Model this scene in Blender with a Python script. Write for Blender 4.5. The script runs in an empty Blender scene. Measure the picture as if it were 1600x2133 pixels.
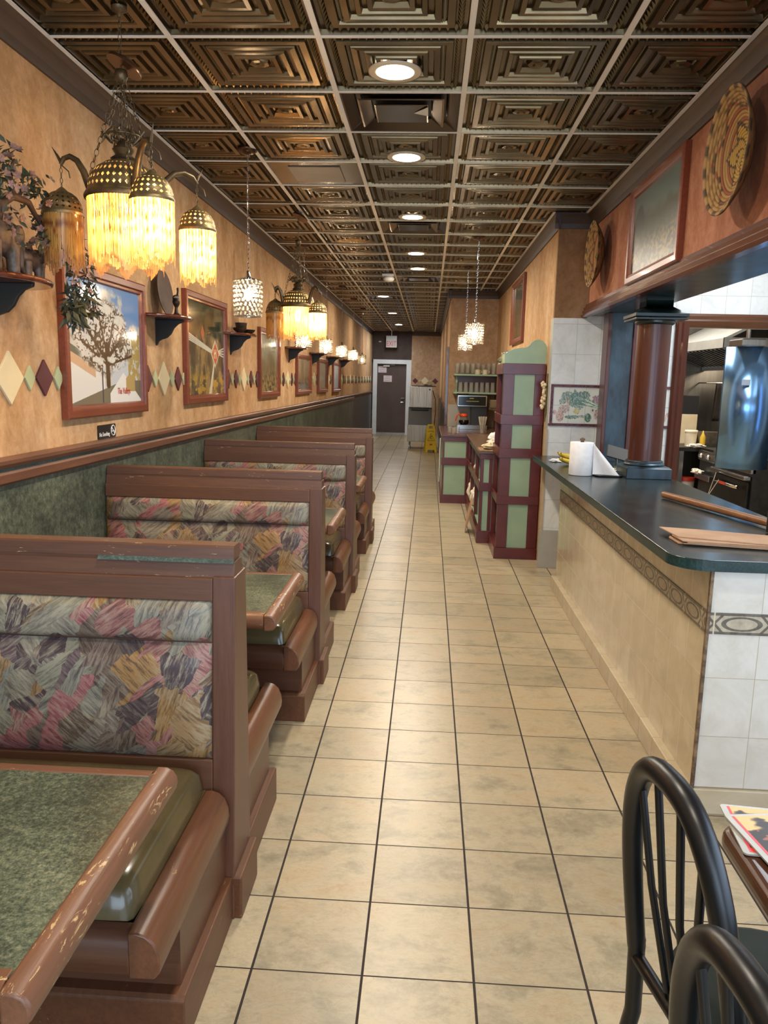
import bpy, bmesh, math, random
import numpy as np
from mathutils import Vector, Matrix, noise as mn

random.seed(7)
S = bpy.context.scene
COL = bpy.context.collection
PI = math.pi
H = 2.931          # ceiling height

# ---------------------------------------------------------------- camera
cam = bpy.data.objects.new('camera', bpy.data.cameras.new('camera'))
COL.objects.link(cam)
_p, _y, _r = -0.168735, -0.053195, 0.023347
_f = Vector((math.sin(_y)*math.cos(_p), math.cos(_y)*math.cos(_p), math.sin(_p)))
_r0 = Vector((math.cos(_y), -math.sin(_y), 0)); _u0 = _r0.cross(_f)
_rt = _r0*math.cos(_r) + _u0*math.sin(_r); _up = -_r0*math.sin(_r) + _u0*math.cos(_r)
cam.matrix_world = Matrix(((_rt.x, _up.x, -_f.x, 0), (_rt.y, _up.y, -_f.y, 0), (_rt.z, _up.z, -_f.z, 1.58), (0, 0, 0, 1)))
cam.data.sensor_fit = 'VERTICAL'; cam.data.sensor_height = 36.0
cam.data.lens = 1622.42*36/2133
cam.data.clip_start = 0.05; cam.data.clip_end = 100
S.camera = cam

# ---------------------------------------------------------------- world, exposure, daylight
W = bpy.data.worlds.new('world'); S.world = W; W.use_nodes = True
bg = W.node_tree.nodes['Background']
bg.inputs[0].default_value = (0.45, 0.62, 1.0, 1); bg.inputs[1].default_value = 1.0
S.view_settings.view_transform = 'Standard'; S.view_settings.look = 'None'
S.view_settings.gamma = 1.0; S.view_settings.use_curve_mapping = False
S.view_settings.exposure = 0.68
S.cycles.max_bounces = 8; S.cycles.diffuse_bounces = 4; S.cycles.glossy_bounces = 4
S.cycles.transmission_bounces = 6; S.cycles.transparent_max_bounces = 24
S.cycles.caustics_reflective = False; S.cycles.caustics_refractive = False
S.cycles.sample_clamp_indirect = 4.0; S.cycles.sample_clamp_direct = 0.0

def area(name, loc, rot, sx, sy, power, col, spread=180, shape='RECTANGLE'):
    l = bpy.data.lights.new(name, 'AREA'); l.shape = shape; l.size = sx; l.size_y = sy
    l.energy = power; l.color = col; l.spread = math.radians(spread)
    o = bpy.data.objects.new(name, l); COL.objects.link(o); o.location = loc; o.rotation_euler = rot
    return o
WARM = (1.0, 0.89, 0.74); COOL = (0.66, 0.83, 1.0)
# storefront daylight through the windows behind the camera
area('daylight_storefront', (0.4, -3.25, 1.5), (PI/2, 0, 0), 3.6, 2.2, 85, COOL)
area('daylight_side_window', (2.78, 0.2, 1.5), (0, PI/2, 0), 2.0, 3.2, 45, COOL)
# kitchen and servery tubes, plus added fill lights
area('kitchen_tube', (2.25, 8.3, 2.88), (0, 0, 0), .8, 1.8, 55, (1.0, 0.95, 0.88))
area('hood_fill', (3.5, 8.7, 1.86), (0, 0, 0), .2, 1.2, 9, (1.0, 0.85, 0.65))  # added fill under the hood to brighten the kitchen, no fixture modelled
area('corridor_fill', (-1.0, 21.3, 2.88), (0, 0, 0), .3, 1.2, 16, (0.80, 0.90, 1.0))  # added cool fill that brightens the end door and floor, no fixture there
area('servery_tube', (2.25, 4.9, 2.88), (0, 0, 0), 0.6, 2.6, 36, (0.84, 0.93, 1.0))
DOWN = [(-.196, 3.74), (-.184, 5.09), (-.184, 6.87), (-.184, 8.78), (-.184, 9.95), (-.80, 13.24), (-.80, 16.5), (-.80, 19.87), (-.184, 1.9), (-.184, 0.3), (-.184, -1.6)]
for i, (x, y) in enumerate(DOWN):
    area('downlight_beam', (x, y, H-0.012), (0, 0, 0), .15, .15, (18 if i < 3 or i > 7 else 22 if i < 5 else 13), WARM, shape='DISK')

# ---------------------------------------------------------------- helpers
def lin(c):
    if isinstance(c, str):
        c = tuple(int(c[i:i+2], 16)/255 for i in (0, 2, 4))
    return tuple((v/12.92 if v <= .04045 else ((v+.055)/1.055)**2.4) for v in c[:3])

class G:
    """small node-graph helper"""
    def __init__(s, name):
        s.m = bpy.data.materials.new(name); s.m.use_nodes = True
        s.t = s.m.node_tree; s.t.nodes.clear()
        s.out = s.t.nodes.new('ShaderNodeOutputMaterial')
    def n(s, typ, **kw):
        nd = s.t.nodes.new('ShaderNode'+typ)
        for k, v in kw.items(): setattr(nd, k, v)
        return nd
    def put(s, sock, v):
        if hasattr(v, 'is_linked'): s.t.links.new(v, sock)
        elif v is not None:
            if sock.type == 'RGBA' and len(v) == 3: v = (*v, 1)
            sock.default_value = v
    def m_(s, op, a, b=0.0, c=None):
        nd = s.n('Math', operation=op); s.put(nd.inputs[0], a); s.put(nd.inputs[1], b)
        if c is not None: s.put(nd.inputs[2], c)
        return nd.outputs[0]
    def mix(s, f, a, b, mode='MIX'):
        nd = s.n('MixRGB', blend_type=mode); s.put(nd.inputs[0], f); s.put(nd.inputs[1], a); s.put(nd.inputs[2], b)
        return nd.outputs[0]
    def coord(s, kind='Object'):
        return s.n('TexCoord').outputs[kind]
    def mapv(s, v, scale=(1, 1, 1), rot=(0, 0, 0), loc=(0, 0, 0)):
        nd = s.n('Mapping'); s.put(nd.inputs[0], v); nd.inputs[1].default_value = loc
        nd.inputs[2].default_value = rot; nd.inputs[3].default_value = scale
        return nd.outputs[0]
    def rs(s, v, rot, scale):
        a = s.n('Mapping'); s.put(a.inputs[0], v); a.inputs[2].default_value = rot
        b = s.n('Mapping'); s.put(b.inputs[0], a.outputs[0]); b.inputs[3].default_value = scale
        return b.outputs[0]
    def noise(s, v, scale=5, detail=4, rough=.6, dist=0, out=0):
        nd = s.n('TexNoise'); s.put(nd.inputs['Vector'], v); nd.inputs['Scale'].default_value = scale
        nd.inputs['Detail'].default_value = detail; nd.inputs['Roughness'].default_value = rough
        nd.inputs['Distortion'].default_value = dist
        return nd.outputs[out]
    def ramp(s, f, stops, interp='LINEAR'):
        nd = s.n('ValToRGB'); cr = nd.color_ramp; cr.interpolation = interp
        while len(cr.elements) < len(stops): cr.elements.new(.5)
        for e, (p, c) in zip(cr.elements, stops):
            e.position = p; e.color = (*lin(c), 1) if isinstance(c, str) else (*c, 1) if len(c) == 3 else c
        s.put(nd.inputs[0], f); return nd.outputs[0]
    def bump(s, h, strength=.3, dist=.01):
        nd = s.n('Bump'); nd.inputs['Strength'].default_value = strength
        nd.inputs['Distance'].default_value = dist; s.put(nd.inputs['Height'], h); return nd.outputs[0]
    def pbr(s, col, rough=.5, metal=0., normal=None, coat=0., spec=.5, trans=0., emis=None, emis_s=0., alpha=None, crough=.05):
        b = s.n('BsdfPrincipled')
        s.put(b.inputs['Base Color'], col); s.put(b.inputs['Roughness'], rough); s.put(b.inputs['Metallic'], metal)
        b.inputs['Specular IOR Level'].default_value = spec; b.inputs['Coat Weight'].default_value = coat
        b.inputs['Coat Roughness'].default_value = crough
        b.inputs['Transmission Weight'].default_value = trans
        if normal is not None: s.put(b.inputs['Normal'], normal)
        if emis is not None: s.put(b.inputs['Emission Color'], emis); s.put(b.inputs['Emission Strength'], emis_s)
        if alpha is not None: s.put(b.inputs['Alpha'], alpha)
        s.t.links.new(b.outputs[0], s.out.inputs[0]); return b

MATS = {}
def P(name, c1, c2=None, scale=8, rough=.5, metal=0., bump=0., stretch=(1, 1, 1), coat=0., spec=.5, detail=4, lo=.35, hi=.65, trans=0.):
    """plain procedural material: two tones mixed by noise"""
    if name in MATS: return MATS[name]
    g = G(name); col = lin(c1); nrm = None
    if c2 is not None or bump:
        nz = g.noise(g.mapv(g.coord(), stretch), scale, detail)
        if c2 is not None: col = g.ramp(nz, [(lo, c1), (hi, c2)])
        if bump: nrm = g.bump(nz, bump, .01)
    g.pbr(col, rough, metal, nrm, coat, spec, trans)
    MATS[name] = g.m; return g.m

WLOC = {}
class MB:
    def __init__(s): s.v = []; s.f = []; s.s = []; s.c = []
    def add(s, vs, fs, smooth=False, col=None):
        o = len(s.v); s.v += [tuple(p) for p in vs]
        s.f += [tuple(i+o for i in f) for f in fs]; s.s += [smooth]*len(fs)
        if col is not None:
            s.c += list(col) if len(col) == len(vs) and not isinstance(col[0], float) else [tuple(col)]*len(vs)
        return s
    def box(s, x0, y0, z0, x1, y1, z1):
        return s.add([(x0, y0, z0), (x1, y0, z0), (x1, y1, z0), (x0, y1, z0), (x0, y0, z1), (x1, y0, z1), (x1, y1, z1), (x0, y1, z1)],
                     [(3, 2, 1, 0), (4, 5, 6, 7), (0, 1, 5, 4), (1, 2, 6, 5), (2, 3, 7, 6), (3, 0, 4, 7)])
    def prism(s, pts, ax, a0, a1, smooth=False):
        n = len(pts)
        def q(p, a): return (a, p[0], p[1]) if ax == 'x' else (p[0], a, p[1]) if ax == 'y' else (p[0], p[1], a)
        vs = [q(p, a0) for p in pts] + [q(p, a1) for p in pts]
        s.add(vs, [tuple(range(n))[::-1], tuple(range(n, 2*n))])
        o = len(s.v)-2*n
        for i in range(n):
            j = (i+1) % n; s.f.append((o+i, o+j, o+n+j, o+n+i)); s.s.append(smooth)
        return s
    def lathe(s, prof, c=(0, 0, 0), n=24, smooth=True, a0=0, cap=True):
        vs = []; fs = []
        for r, z in prof:
            for k in range(n):
                a = a0+2*PI*k/n; vs.append((c[0]+r*math.cos(a), c[1]+r*math.sin(a), c[2]+z))
        for i in range(len(prof)-1):
            for k in range(n):
                j = (k+1) % n; fs.append((i*n+k, i*n+j, (i+1)*n+j, (i+1)*n+k))
        s.add(vs, fs, smooth); o = len(s.v)-len(vs)
        if cap:
            if prof[0][0] > 1e-4: s.f.append(tuple(o+k for k in range(n))[::-1]); s.s.append(False)
            if prof[-1][0] > 1e-4: s.f.append(tuple(o+(len(prof)-1)*n+k for k in range(n))); s.s.append(False)
        return s
    def tube(s, pts, r, n=8, closed=False, flat=1.0):
        pts = [Vector(p) for p in pts]; m = len(pts); rs = r if isinstance(r, (list, tuple)) else [r]*m
        vs = []; fs = []; up = None
        for i, p in enumerate(pts):
            a = pts[(i-1) % m] if closed or i > 0 else p; b = pts[(i+1) % m] if closed or i < m-1 else p
            t = (b-a); t = t.normalized() if t.length > 1e-9 else Vector((0, 0, 1))
            if up is None:
                up = Vector((0, 0, 1)) if abs(t.z) < .9 else Vector((1, 0, 0))
            u = (up - t*up.dot(t)); u = u.normalized() if u.length > 1e-6 else t.orthogonal().normalized()
            w = t.cross(u); up = u
            for k in range(n):
                an = 2*PI*k/n; vs.append(p + u*math.cos(an)*rs[i] + w*math.sin(an)*rs[i]*flat)
        for i in range(m if closed else m-1):
            for k in range(n):
                j = (k+1) % n; i2 = (i+1) % m; fs.append((i*n+k, i*n+j, i2*n+j, i2*n+k))
        s.add(vs, fs, True)
        if not closed:
            o = len(s.v)-len(vs); s.f += [tuple(o+k for k in range(n))[::-1], tuple(o+(m-1)*n+k for k in range(n))]; s.s += [False, False]
        return s
    def ball(s, c, r, nu=12, nv=8, sc=(1, 1, 1), R=None):
        vs = []; fs = []
        for i in range(nv+1):
            th = PI*i/nv
            for k in range(nu):
                a = 2*PI*k/nu; p = Vector((math.sin(th)*math.cos(a)*r*sc[0], math.sin(th)*math.sin(a)*r*sc[1], math.cos(th)*r*sc[2]))
                if R is not None: p = R @ p
                vs.append(Vector(c)+p)
        for i in range(nv):
            for k in range(nu):
                j = (k+1) % nu; fs.append((i*nu+k, (i+1)*nu+k, (i+1)*nu+j, i*nu+j))
        return s.add(vs, fs, True)
    def xf(s, M, i0=0):
        s.v[i0:] = [tuple(M @ Vector(p)) for p in s.v[i0:]]; return s
    def build(s, name, mat, parent=None, bevel=0, seg=2, local=False, fixn=True, keep=False):
        me = bpy.data.meshes.new(name)
        off = (0, 0, 0)
        if parent is not None and not local: off = WLOC[parent.name]
        elif parent is None and not keep and s.v:
            a = np.array(s.v); off = ((a[:, 0].min()+a[:, 0].max())/2, (a[:, 1].min()+a[:, 1].max())/2, a[:, 2].min())
            off = tuple(float(x) for x in off)
        me.from_pydata([(p[0]-off[0], p[1]-off[1], p[2]-off[2]) for p in s.v], [], s.f)
        me.polygons.foreach_set('use_smooth', s.s)
        if s.c:
            at = me.color_attributes.new('Col', 'FLOAT_COLOR', 'POINT')
            at.data.foreach_set('color', np.array([(*c[:3], 1) for c in s.c], dtype=np.float32).ravel())
        if fixn:
            bm = bmesh.new(); bm.from_mesh(me); bmesh.ops.remove_doubles(bm, verts=bm.verts, dist=1e-6) if not s.c else None
            bmesh.ops.recalc_face_normals(bm, faces=bm.faces); bm.to_mesh(me); bm.free()
        me.update()
        if any(s.s) and not s.c: me.set_sharp_from_angle(angle=1.08)
        o = bpy.data.objects.new(name, me); COL.objects.link(o)
        me.materials.append(mat)
        if bevel:
            b = o.modifiers.new('bevel', 'BEVEL'); b.width = bevel; b.segments = seg; b.limit_method = 'ANGLE'; b.angle_limit = math.radians(40)
            b.harden_normals = False
        if parent is not None:
            o.parent = parent; WLOC[o.name] = WLOC[parent.name] if not local else (0, 0, 0)
        else:
            o.location = off; WLOC[o.name] = off
        return o

def thing(name, label, cat, loc=(0, 0, 0), rz=0, group=None):
    o = bpy.data.objects.new(name, None); COL.objects.link(o); o.location = loc; o.rotation_euler = (0, 0, rz)
    o.empty_display_size = .1
    o['label'] = label; o['category'] = cat; WLOC[o.name] = tuple(loc)
    if group: o['group'] = group
    return o
def tag(o, label, cat, group=None):
    o['label'] = label; o['category'] = cat
    if group: o['group'] = group
    return o
def struct(o):
    o['kind'] = 'structure'; return o
def dup(root, loc, rz=None, label=None, group=None):
    r = root.copy(); COL.objects.link(r); r.location = loc; WLOC[r.name] = tuple(loc)
    if rz is not None: r.rotation_euler = (0, 0, rz)
    if label: r['label'] = label
    if group: r['group'] = group
    for ch in list(root.children):
        c = ch.copy(); COL.objects.link(c); c.parent = r
        for gch in list(ch.children):
            d = gch.copy(); COL.objects.link(d); d.parent = c
    return r
def text(name, s, size, mat, M, parent=None, ext=.0008, align='CENTER', sx=1.0):
    cu = bpy.data.curves.new('txt', 'FONT'); cu.body = s; cu.size = size; cu.extrude = ext; cu.align_x = align; cu.align_y = 'CENTER'
    cu.resolution_u = 3
    o = bpy.data.objects.new('txt', cu); me = bpy.data.meshes.new_from_object(o)
    mb = MB(); mb.add([M @ Vector((v.co.x*sx, v.co.y, v.co.z)) for v in me.vertices], [tuple(p.vertices) for p in me.polygons])
    bpy.data.objects.remove(o); bpy.data.curves.remove(cu)
    return mb.build(name, mat, parent, fixn=False)
def frame_m(origin, right, up):
    r = Vector(right).normalized(); u = Vector(up).normalized(); n = r.cross(u)
    return Matrix(((r.x, u.x, n.x, origin[0]), (r.y, u.y, n.y, origin[1]), (r.z, u.z, n.z, origin[2]), (0, 0, 0, 1)))

# painted surface: a fine grid whose vertex colours hold the artwork (flat in the world too)
def art_mat(name, rough=.35, coat=0.0):
    if name in MATS: return MATS[name]
    g = G(name); a = g.n('Attribute', attribute_name='Col'); g.pbr(a.outputs['Color'], rough, coat=coat); MATS[name] = g.m; return g.m
def canvas(name, M, w, h, nx, ny, fn, mat, parent=None):
    U, V = np.meshgrid(np.linspace(0, 1, nx), np.linspace(0, 1, ny))
    col = fn(U, V)                       # (ny,nx,3) sRGB 0-1
    col = np.clip(col, 0, 1); col = np.where(col <= .04045, col/12.92, ((col+.055)/1.055)**2.4)
    vs = [M @ Vector(((u-.5)*w, (v-.5)*h, 0)) for u, v in zip(U.ravel(), V.ravel())]
    fs = [(j*nx+i, j*nx+i+1, (j+1)*nx+i+1, (j+1)*nx+i) for j in range(ny-1) for i in range(nx-1)]
    mb = MB(); mb.add(vs, fs, False, [tuple(c) for c in col.reshape(-1, 3)])
    return mb.build(name, mat, parent, fixn=False)
def vnoise(U, V, sx, sy, seed=0, oct=3):
    r = np.random.default_rng(seed); out = np.zeros_like(U); amp = 1; tot = 0
    for k in range(oct):
        gx, gy = int(sx*2**k)+2, int(sy*2**k)+2; gr = r.random((gy+1, gx+1))
        x = U*(sx*2**k); y = V*(sy*2**k); xi = np.clip(x.astype(int), 0, gx-1); yi = np.clip(y.astype(int), 0, gy-1)
        fx = x-xi; fy = y-yi; fx = fx*fx*(3-2*fx); fy = fy*fy*(3-2*fy)
        out += amp*((gr[yi, xi]*(1-fx)+gr[yi, xi+1]*fx)*(1-fy)+(gr[yi+1, xi]*(1-fx)+gr[yi+1, xi+1]*fx)*fy); tot += amp; amp *= .55
    return out/tot
def lay(img, mask, c):
    m = np.clip(mask, 0, 1)[..., None]; return img*(1-m)+np.array(c)*m
def sm(x, a, b):
    t = np.clip((x-a)/(b-a+1e-9), 0, 1); return t*t*(3-2*t)
def dseg(U, V, a, b, asp=1.0):
    ax, ay = a; bx, by = b; px = (U-ax)*asp; py = V-ay; dx = (bx-ax)*asp; dy = by-ay
    t = np.clip((px*dx+py*dy)/(dx*dx+dy*dy+1e-9), 0, 1); return np.hypot(px-t*dx, py-t*dy)
# ---------------------------------------------------------------- surface materials
def tile_mask(g, v, sx, ox, sy, oy, gw):
    sp = g.n('SeparateXYZ'); g.put(sp.inputs[0], v); return sp
def grid2(g, a, sa, oa, b, sb, ob, gwa, gwb):
    """grout mask and per-cell random value for a rectangular tiling"""
    fa = g.m_('DIVIDE', g.m_('SUBTRACT', a, oa), sa); fb = g.m_('DIVIDE', g.m_('SUBTRACT', b, ob), sb)
    da = g.m_('ABSOLUTE', g.m_('SUBTRACT', g.m_('FRACT', fa), .5)); db = g.m_('ABSOLUTE', g.m_('SUBTRACT', g.m_('FRACT', fb), .5))
    ma = g.m_('GREATER_THAN', da, .5-gwa/sa/2); mb_ = g.m_('GREATER_THAN', db, .5-gwb/sb/2)
    mask = g.m_('MAXIMUM', ma, mb_)
    cv = g.n('CombineXYZ'); g.put(cv.inputs[0], g.m_('FLOOR', fa)); g.put(cv.inputs[1], g.m_('FLOOR', fb))
    wn = g.n('TexWhiteNoise', noise_dimensions='3D'); g.put(wn.inputs['Vector'], cv.outputs[0])
    return mask, wn.outputs['Value'], wn.outputs['Color']

def floor_mat():
    g = G('floor_tile'); v = g.coord(); sp = g.n('SeparateXYZ'); g.put(sp.inputs[0], v)
    mask, rnd, rc = grid2(g, sp.outputs[0], .29953, .1708, sp.outputs[1], .29953, 4.2452, .007, .0045)
    off = g.n('VectorMath', operation='MULTIPLY_ADD'); g.put(off.inputs[0], rc); off.inputs[1].default_value = (7, 7, 7); g.put(off.inputs[2], v)
    big = g.noise(g.mapv(off.outputs[0], (1, 1.5, 1)), 4.2, 7, .74, .25)
    fine = g.noise(off.outputs[0], 26, 6, .7, .6)
    base = g.ramp(big, [(.28, '857b66'), (.40, 'a09377'), (.50, 'b9a98a'), (.60, 'bca683'), (.72, 'a88d69')])
    base = g.mix(g.m_('MULTIPLY', g.m_('SUBTRACT', fine, .3), .75), base, lin('d0c5a8'))
    vein = g.ramp(g.noise(g.mapv(off.outputs[0], (1, 2.4, 1)), 10, 6, .72, 1.6), [(.47, (0, 0, 0)), (.5, (1, 1, 1)), (.53, (0, 0, 0))])
    base = g.mix(g.m_('MULTIPLY', vein, .28), base, lin('8c7a5c'))
    val = g.m_('ADD', g.m_('MULTIPLY', rnd, .20), .77)
    hs = g.n('HueSaturation'); g.put(hs.inputs['Value'], val); g.put(hs.inputs['Color'], base)
    col = g.mix(mask, hs.outputs[0], lin('2c211b'))
    nrm = g.bump(g.m_('SUBTRACT', g.m_('MULTIPLY', fine, .12), mask), .35, .004)
    g.pbr(col, g.m_('ADD', g.m_('MULTIPLY', mask, .5), g.m_('ADD', .24, g.m_('MULTIPLY', fine, .16))), 0, nrm, spec=.5)
    return g.m
def plaster(name, cols, rough=.85):
    g = G(name); v = g.coord()
    a = g.noise(g.mapv(v, (1, 1, .5)), 2.4, 8, .74, .5); b = g.noise(v, 16, 6, .75, .4)
    f = g.m_('ADD', g.m_('MULTIPLY', a, .62), g.m_('MULTIPLY', b, .38))
    c = g.ramp(f, [(.40, cols[0]), (.48, cols[1]), (.54, cols[2]), (.62, cols[3])])
    g.pbr(c, rough, 0, g.bump(b, .12, .01), spec=.25); return g.m
def granite(name, cols, scale=60, rough=.3, coat=.0, big=3.0):
    g = G(name); v = g.coord()
    a = g.noise(v, scale, 6, .8, .1); b = g.noise(v, big, 5, .65, .5)
    f = g.m_('ADD', g.m_('MULTIPLY', a, .62), g.m_('MULTIPLY', b, .38))
    c = g.ramp(f, [(.36, cols[0]), (.46, cols[1]), (.54, cols[2]), (.66, cols[3])])
    g.pbr(c, g.m_('ADD', rough, g.m_('MULTIPLY', b, .06)), 0, None, coat); return g.m
def wood(name, c1, c2, rough=.4, ax=0, worn=None, coat=.0, thr=.60):
    """painted/varnished wood, grain along axis ax; optional chips of bare wood"""
    g = G(name); v = g.coord(); st = [28, 28, 28]; st[ax] = 1.6
    n1 = g.noise(g.mapv(v, tuple(st)), 2.2, 5, .7, .4)
    c = g.ramp(n1, [(.3, c1), (.7, c2)]); r = rough; nrm = g.bump(n1, .12, .003)
    if worn:
        st2 = [40, 40, 40]; st2[ax] = 7
        w = g.m_('MULTIPLY', g.noise(g.mapv(v, tuple(st2)), 1.5, 6, .75, .6), g.m_('ADD', .72, g.m_('MULTIPLY', g.noise(v, 5, 2), .6)))
        wm = g.ramp(w, [(thr, (0, 0, 0)), (thr+.02, (1, 1, 1))])
        c = g.mix(wm, c, lin(worn)); nrm = g.bump(g.m_('SUBTRACT', n1, wm), .25, .003)
    g.pbr(c, r, 0, nrm, coat); return g.m
def upholstery():
    """vinyl printed with angular brush-stroke patches"""
    g = G('brushstroke_vinyl'); v = g.coord()
    nz = g.n('TexNoise'); g.put(nz.inputs['Vector'], v); nz.inputs['Scale'].default_value = 16; nz.inputs['Detail'].default_value = 5
    dv = g.n('VectorMath', operation='MULTIPLY_ADD'); g.put(dv.inputs[0], nz.outputs['Color']); dv.inputs[1].default_value = (.035, .0, .035); g.put(dv.inputs[2], v)
    pal1 = [(0, '7d7468'), (.12, '9c5f60'), (.24, '4f4242'), (.34, '85826f'), (.48, '94703f'), (.58, '665649'), (.68, '96605a'), (.78, '857f70'), (.90, '705a44')]
    pal2 = [(0, '807a68'), (.16, '8c6b42'), (.28, '6f5e54'), (.42, '8f605a'), (.52, '483c3e'), (.62, '7f7d70'), (.76, '91744c'), (.88, '625052')]
    def vor(rot, sc, scl, metric, off):
        vo = g.n('TexVoronoi'); vo.distance = metric
        mp = g.rs(dv.outputs[0], (0, rot, 0), scl); ad = g.n('VectorMath', operation='ADD'); g.put(ad.inputs[0], mp); ad.inputs[1].default_value = (off, 0, off)
        g.put(vo.inputs['Vector'], ad.outputs[0]); vo.inputs['Scale'].default_value = sc
        s_ = g.n('SeparateColor'); g.put(s_.inputs[0], vo.outputs['Color']); return s_.outputs[0], s_.outputs[1], s_.outputs[2]
    a, a2, a3 = vor(.75, 7.5, (1, .01, 1.7), 'CHEBYCHEV', 0); b, b2, b3 = vor(-.55, 11.0, (1.5, .01, 1), 'MANHATTAN', 3)
    c = g.mix(g.m_('GREATER_THAN', b2, .50), g.ramp(a, pal1, 'CONSTANT'), g.ramp(b, pal2, 'CONSTANT'))
    sel = g.mix(g.m_('GREATER_THAN', b2, .50), a3, b3)
    st = [g.noise(g.rs(v, (0, r_, 0), (9, 1, 70)), 1.4, 6, .8, .25) for r_ in (.62, -.75, 1.25)]
    m1 = g.mix(g.m_('GREATER_THAN', sel, .33), st[0], st[1]); stk = g.mix(g.m_('GREATER_THAN', sel, .70), m1, st[2])
    br = g.noise(v, 5.5, 3, .5, .5)
    k1 = g.m_('MULTIPLY', g.ramp(stk, [(.47, (0, 0, 0)), (.60, (1, 1, 1))]), g.ramp(br, [(.40, (.18, .18, .18)), (.60, (.9, .9, .9))]))
    c = g.mix(k1, c, lin('a39a85'))
    k2 = g.m_('MULTIPLY', g.ramp(stk, [(.38, (1, 1, 1)), (.51, (0, 0, 0))]), g.ramp(br, [(.40, (.95, .95, .95)), (.62, (.4, .4, .4))]))
    c = g.mix(k2, c, lin('3c3033'))
    g.pbr(c, .42, 0, g.bump(g.noise(v, 120, 3), .08, .002), spec=.4); return g.m
def counter_tile(name, cols, sx, ox, sz, oz, axis, grout='8c8168', gw=.0025, rough=.18):
    g = G(name); v = g.coord(); sp = g.n('SeparateXYZ'); g.put(sp.inputs[0], v)
    a = sp.outputs[axis]; mask, rnd, rc = grid2(g, a, sx, ox, sp.outputs[2], sz, oz, gw, gw)
    off = g.n('VectorMath', operation='MULTIPLY_ADD'); g.put(off.inputs[0], rc); off.inputs[1].default_value = (5, 5, 5); g.put(off.inputs[2], v)
    n1 = g.noise(off.outputs[0], 4.5, 6, .7, 1.2)
    c = g.ramp(n1, [(.3, cols[0]), (.5, cols[1]), (.68, cols[2])])
    g.pbr(g.mix(mask, c, lin(grout)), g.m_('ADD', rough, g.m_('MULTIPLY', mask, .4)), 0, g.bump(g.m_('SUBTRACT', g.m_('MULTIPLY', n1, .2), mask), .25, .002), spec=.5)
    return g.m

M_floor = floor_mat()
M_tan = plaster('tan_sponged_plaster', ['a88257', 'b99268', 'c39f77', 'cfae8a'])
M_terra = plaster('terracotta_sponged_plaster', ['8f5a42', '9c664c', 'a87358', 'b38067'])
M_brown = plaster('brown_sponged_plaster', ['836144', '8f6d4e', '987656', 'a38262'])
M_dark = P('dark_brown_paint', '463830', '52433a', 6, .7)
M_white = P('white_gloss_paint', 'dfe3e4', 'e8ebec', 4, .35)
M_bronze = P('bronze_lacquered_tin', '5a4b33', '6f5e42', 5, .23, .85)
M_bronze_smooth = P('bronze_sheet', '453a31', '51453a', 3, .16, .75)
M_tbar = P('ivory_grid_bar', 'f4f1ec', 'f8f6f2', 5, .5)
M_crown = wood('crown_wood', '3f3027', '4b3a2f', .45, 1)
M_granite_dark = granite('dark_green_marble_laminate', ['272d28', '3e463c', '575f50', '7c826c'], 34, .32)
M_granite_table = granite('green_granite_laminate', ['1f2721', '3c463a', '636c58', '97977a'], 120, .30, .0, 3.2)
M_slate = P('charcoal_wainscot', '35322f', '3d3a37', 8, .35)
M_paint = wood('brown_painted_wood', '563828', '664633', .38, 0)
M_paint_v = wood('brown_painted_post', '553628', '654433', .38, 2)
M_trim = wood('rail_brown_wood', '5d3b2a', '6e4a36', .4, 1)
M_edge = wood('worn_table_edge', '66442f', '78503a', .38, 1, 'bfa070', thr=.64)
M_edge_x = wood('worn_table_edge_cross', '66442f', '78503a', .38, 0, 'bfa070', thr=.65)
M_cap = wood('worn_bench_cap', '51352a', '63432f', .4, 0, 'c9ae86', thr=.66)
M_arm = wood('bench_arm_wood', '5e3c28', '724932', .33, 1, 'b88a58', thr=.68)
M_seatwood = wood('bench_rail_wood', '563524', '67432f', .35, 0)
M_kick = wood('bench_plinth_wood', '482a1c', '5b3826', .45, 0, '9a7d60', thr=.70)
M_kick_y = wood('bench_plinth_side_wood', '55331f', '6a4228', .45, 1, '9a7d60', thr=.70)
M_uph = upholstery()
M_olive = P('olive_vinyl', '54482c', '5f5234', 5, .24, 0, .02, coat=.25)
M_green = granite('worn_green_strip', ['24302c', '33443f', '4a5b55', '70807a'], 120, .5)
M_frame = wood('cherry_picture_frame', '6e3420', '844330', .3, 1, coat=.3)
M_cream = P('cream_diamond_paint', 'd9c9a0', 'e0d2ac', 5, .5)
M_maroon_d = P('maroon_diamond_paint', '54272d', '5d2e33', 5, .5)
M_mint_d = P('mint_diamond_paint', 'a9b38a', 'b3bb95', 5, .5)
M_black = P('black_satin', '0d0e10', '141518', 5, .4)
M_blackgl = P('black_gloss', '0a0b0c', None, 5, .12)
M_bracket = P('black_bracket_paint', '14191a', '1a2021', 5, .5)
M_steel = P('brushed_stainless', '8d8a84', '9a9791', 40, .28, 1.0, .03, (1, 1, .05))
M_steel_c = P('polished_stainless', 'b8bcc0', None, 5, .16, 1.0)
M_chrome = P('chrome', 'd8d8d8', None, 5, .08, 1.0)
M_maroon = P('maroon_gloss_paint', '551d19', '632521', 9, .28, 0, .04)
M_mint = P('mint_paint', '93ad90', '9db698', 6, .38, 0, .02)
M_ctop = granite('blue_grey_counter_laminate', ['131a1b', '1b2423', '262f2e', '353f3d'], 130, .2, .0, 6)
M_cedge = granite('teal_counter_edge', ['101d1e', '172c2c', '213c3b', '35524f'], 120, .3, .0, 6)
M_bluewood = P('blue_black_stained_wood', '10181c', '2f4654', 7, .3, 0, .05, (1, 1, .4), lo=.38, hi=.62)
M_mahog = wood('mahogany_varnish', '3c160c', '552412', .38, 2, coat=.15)
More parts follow.
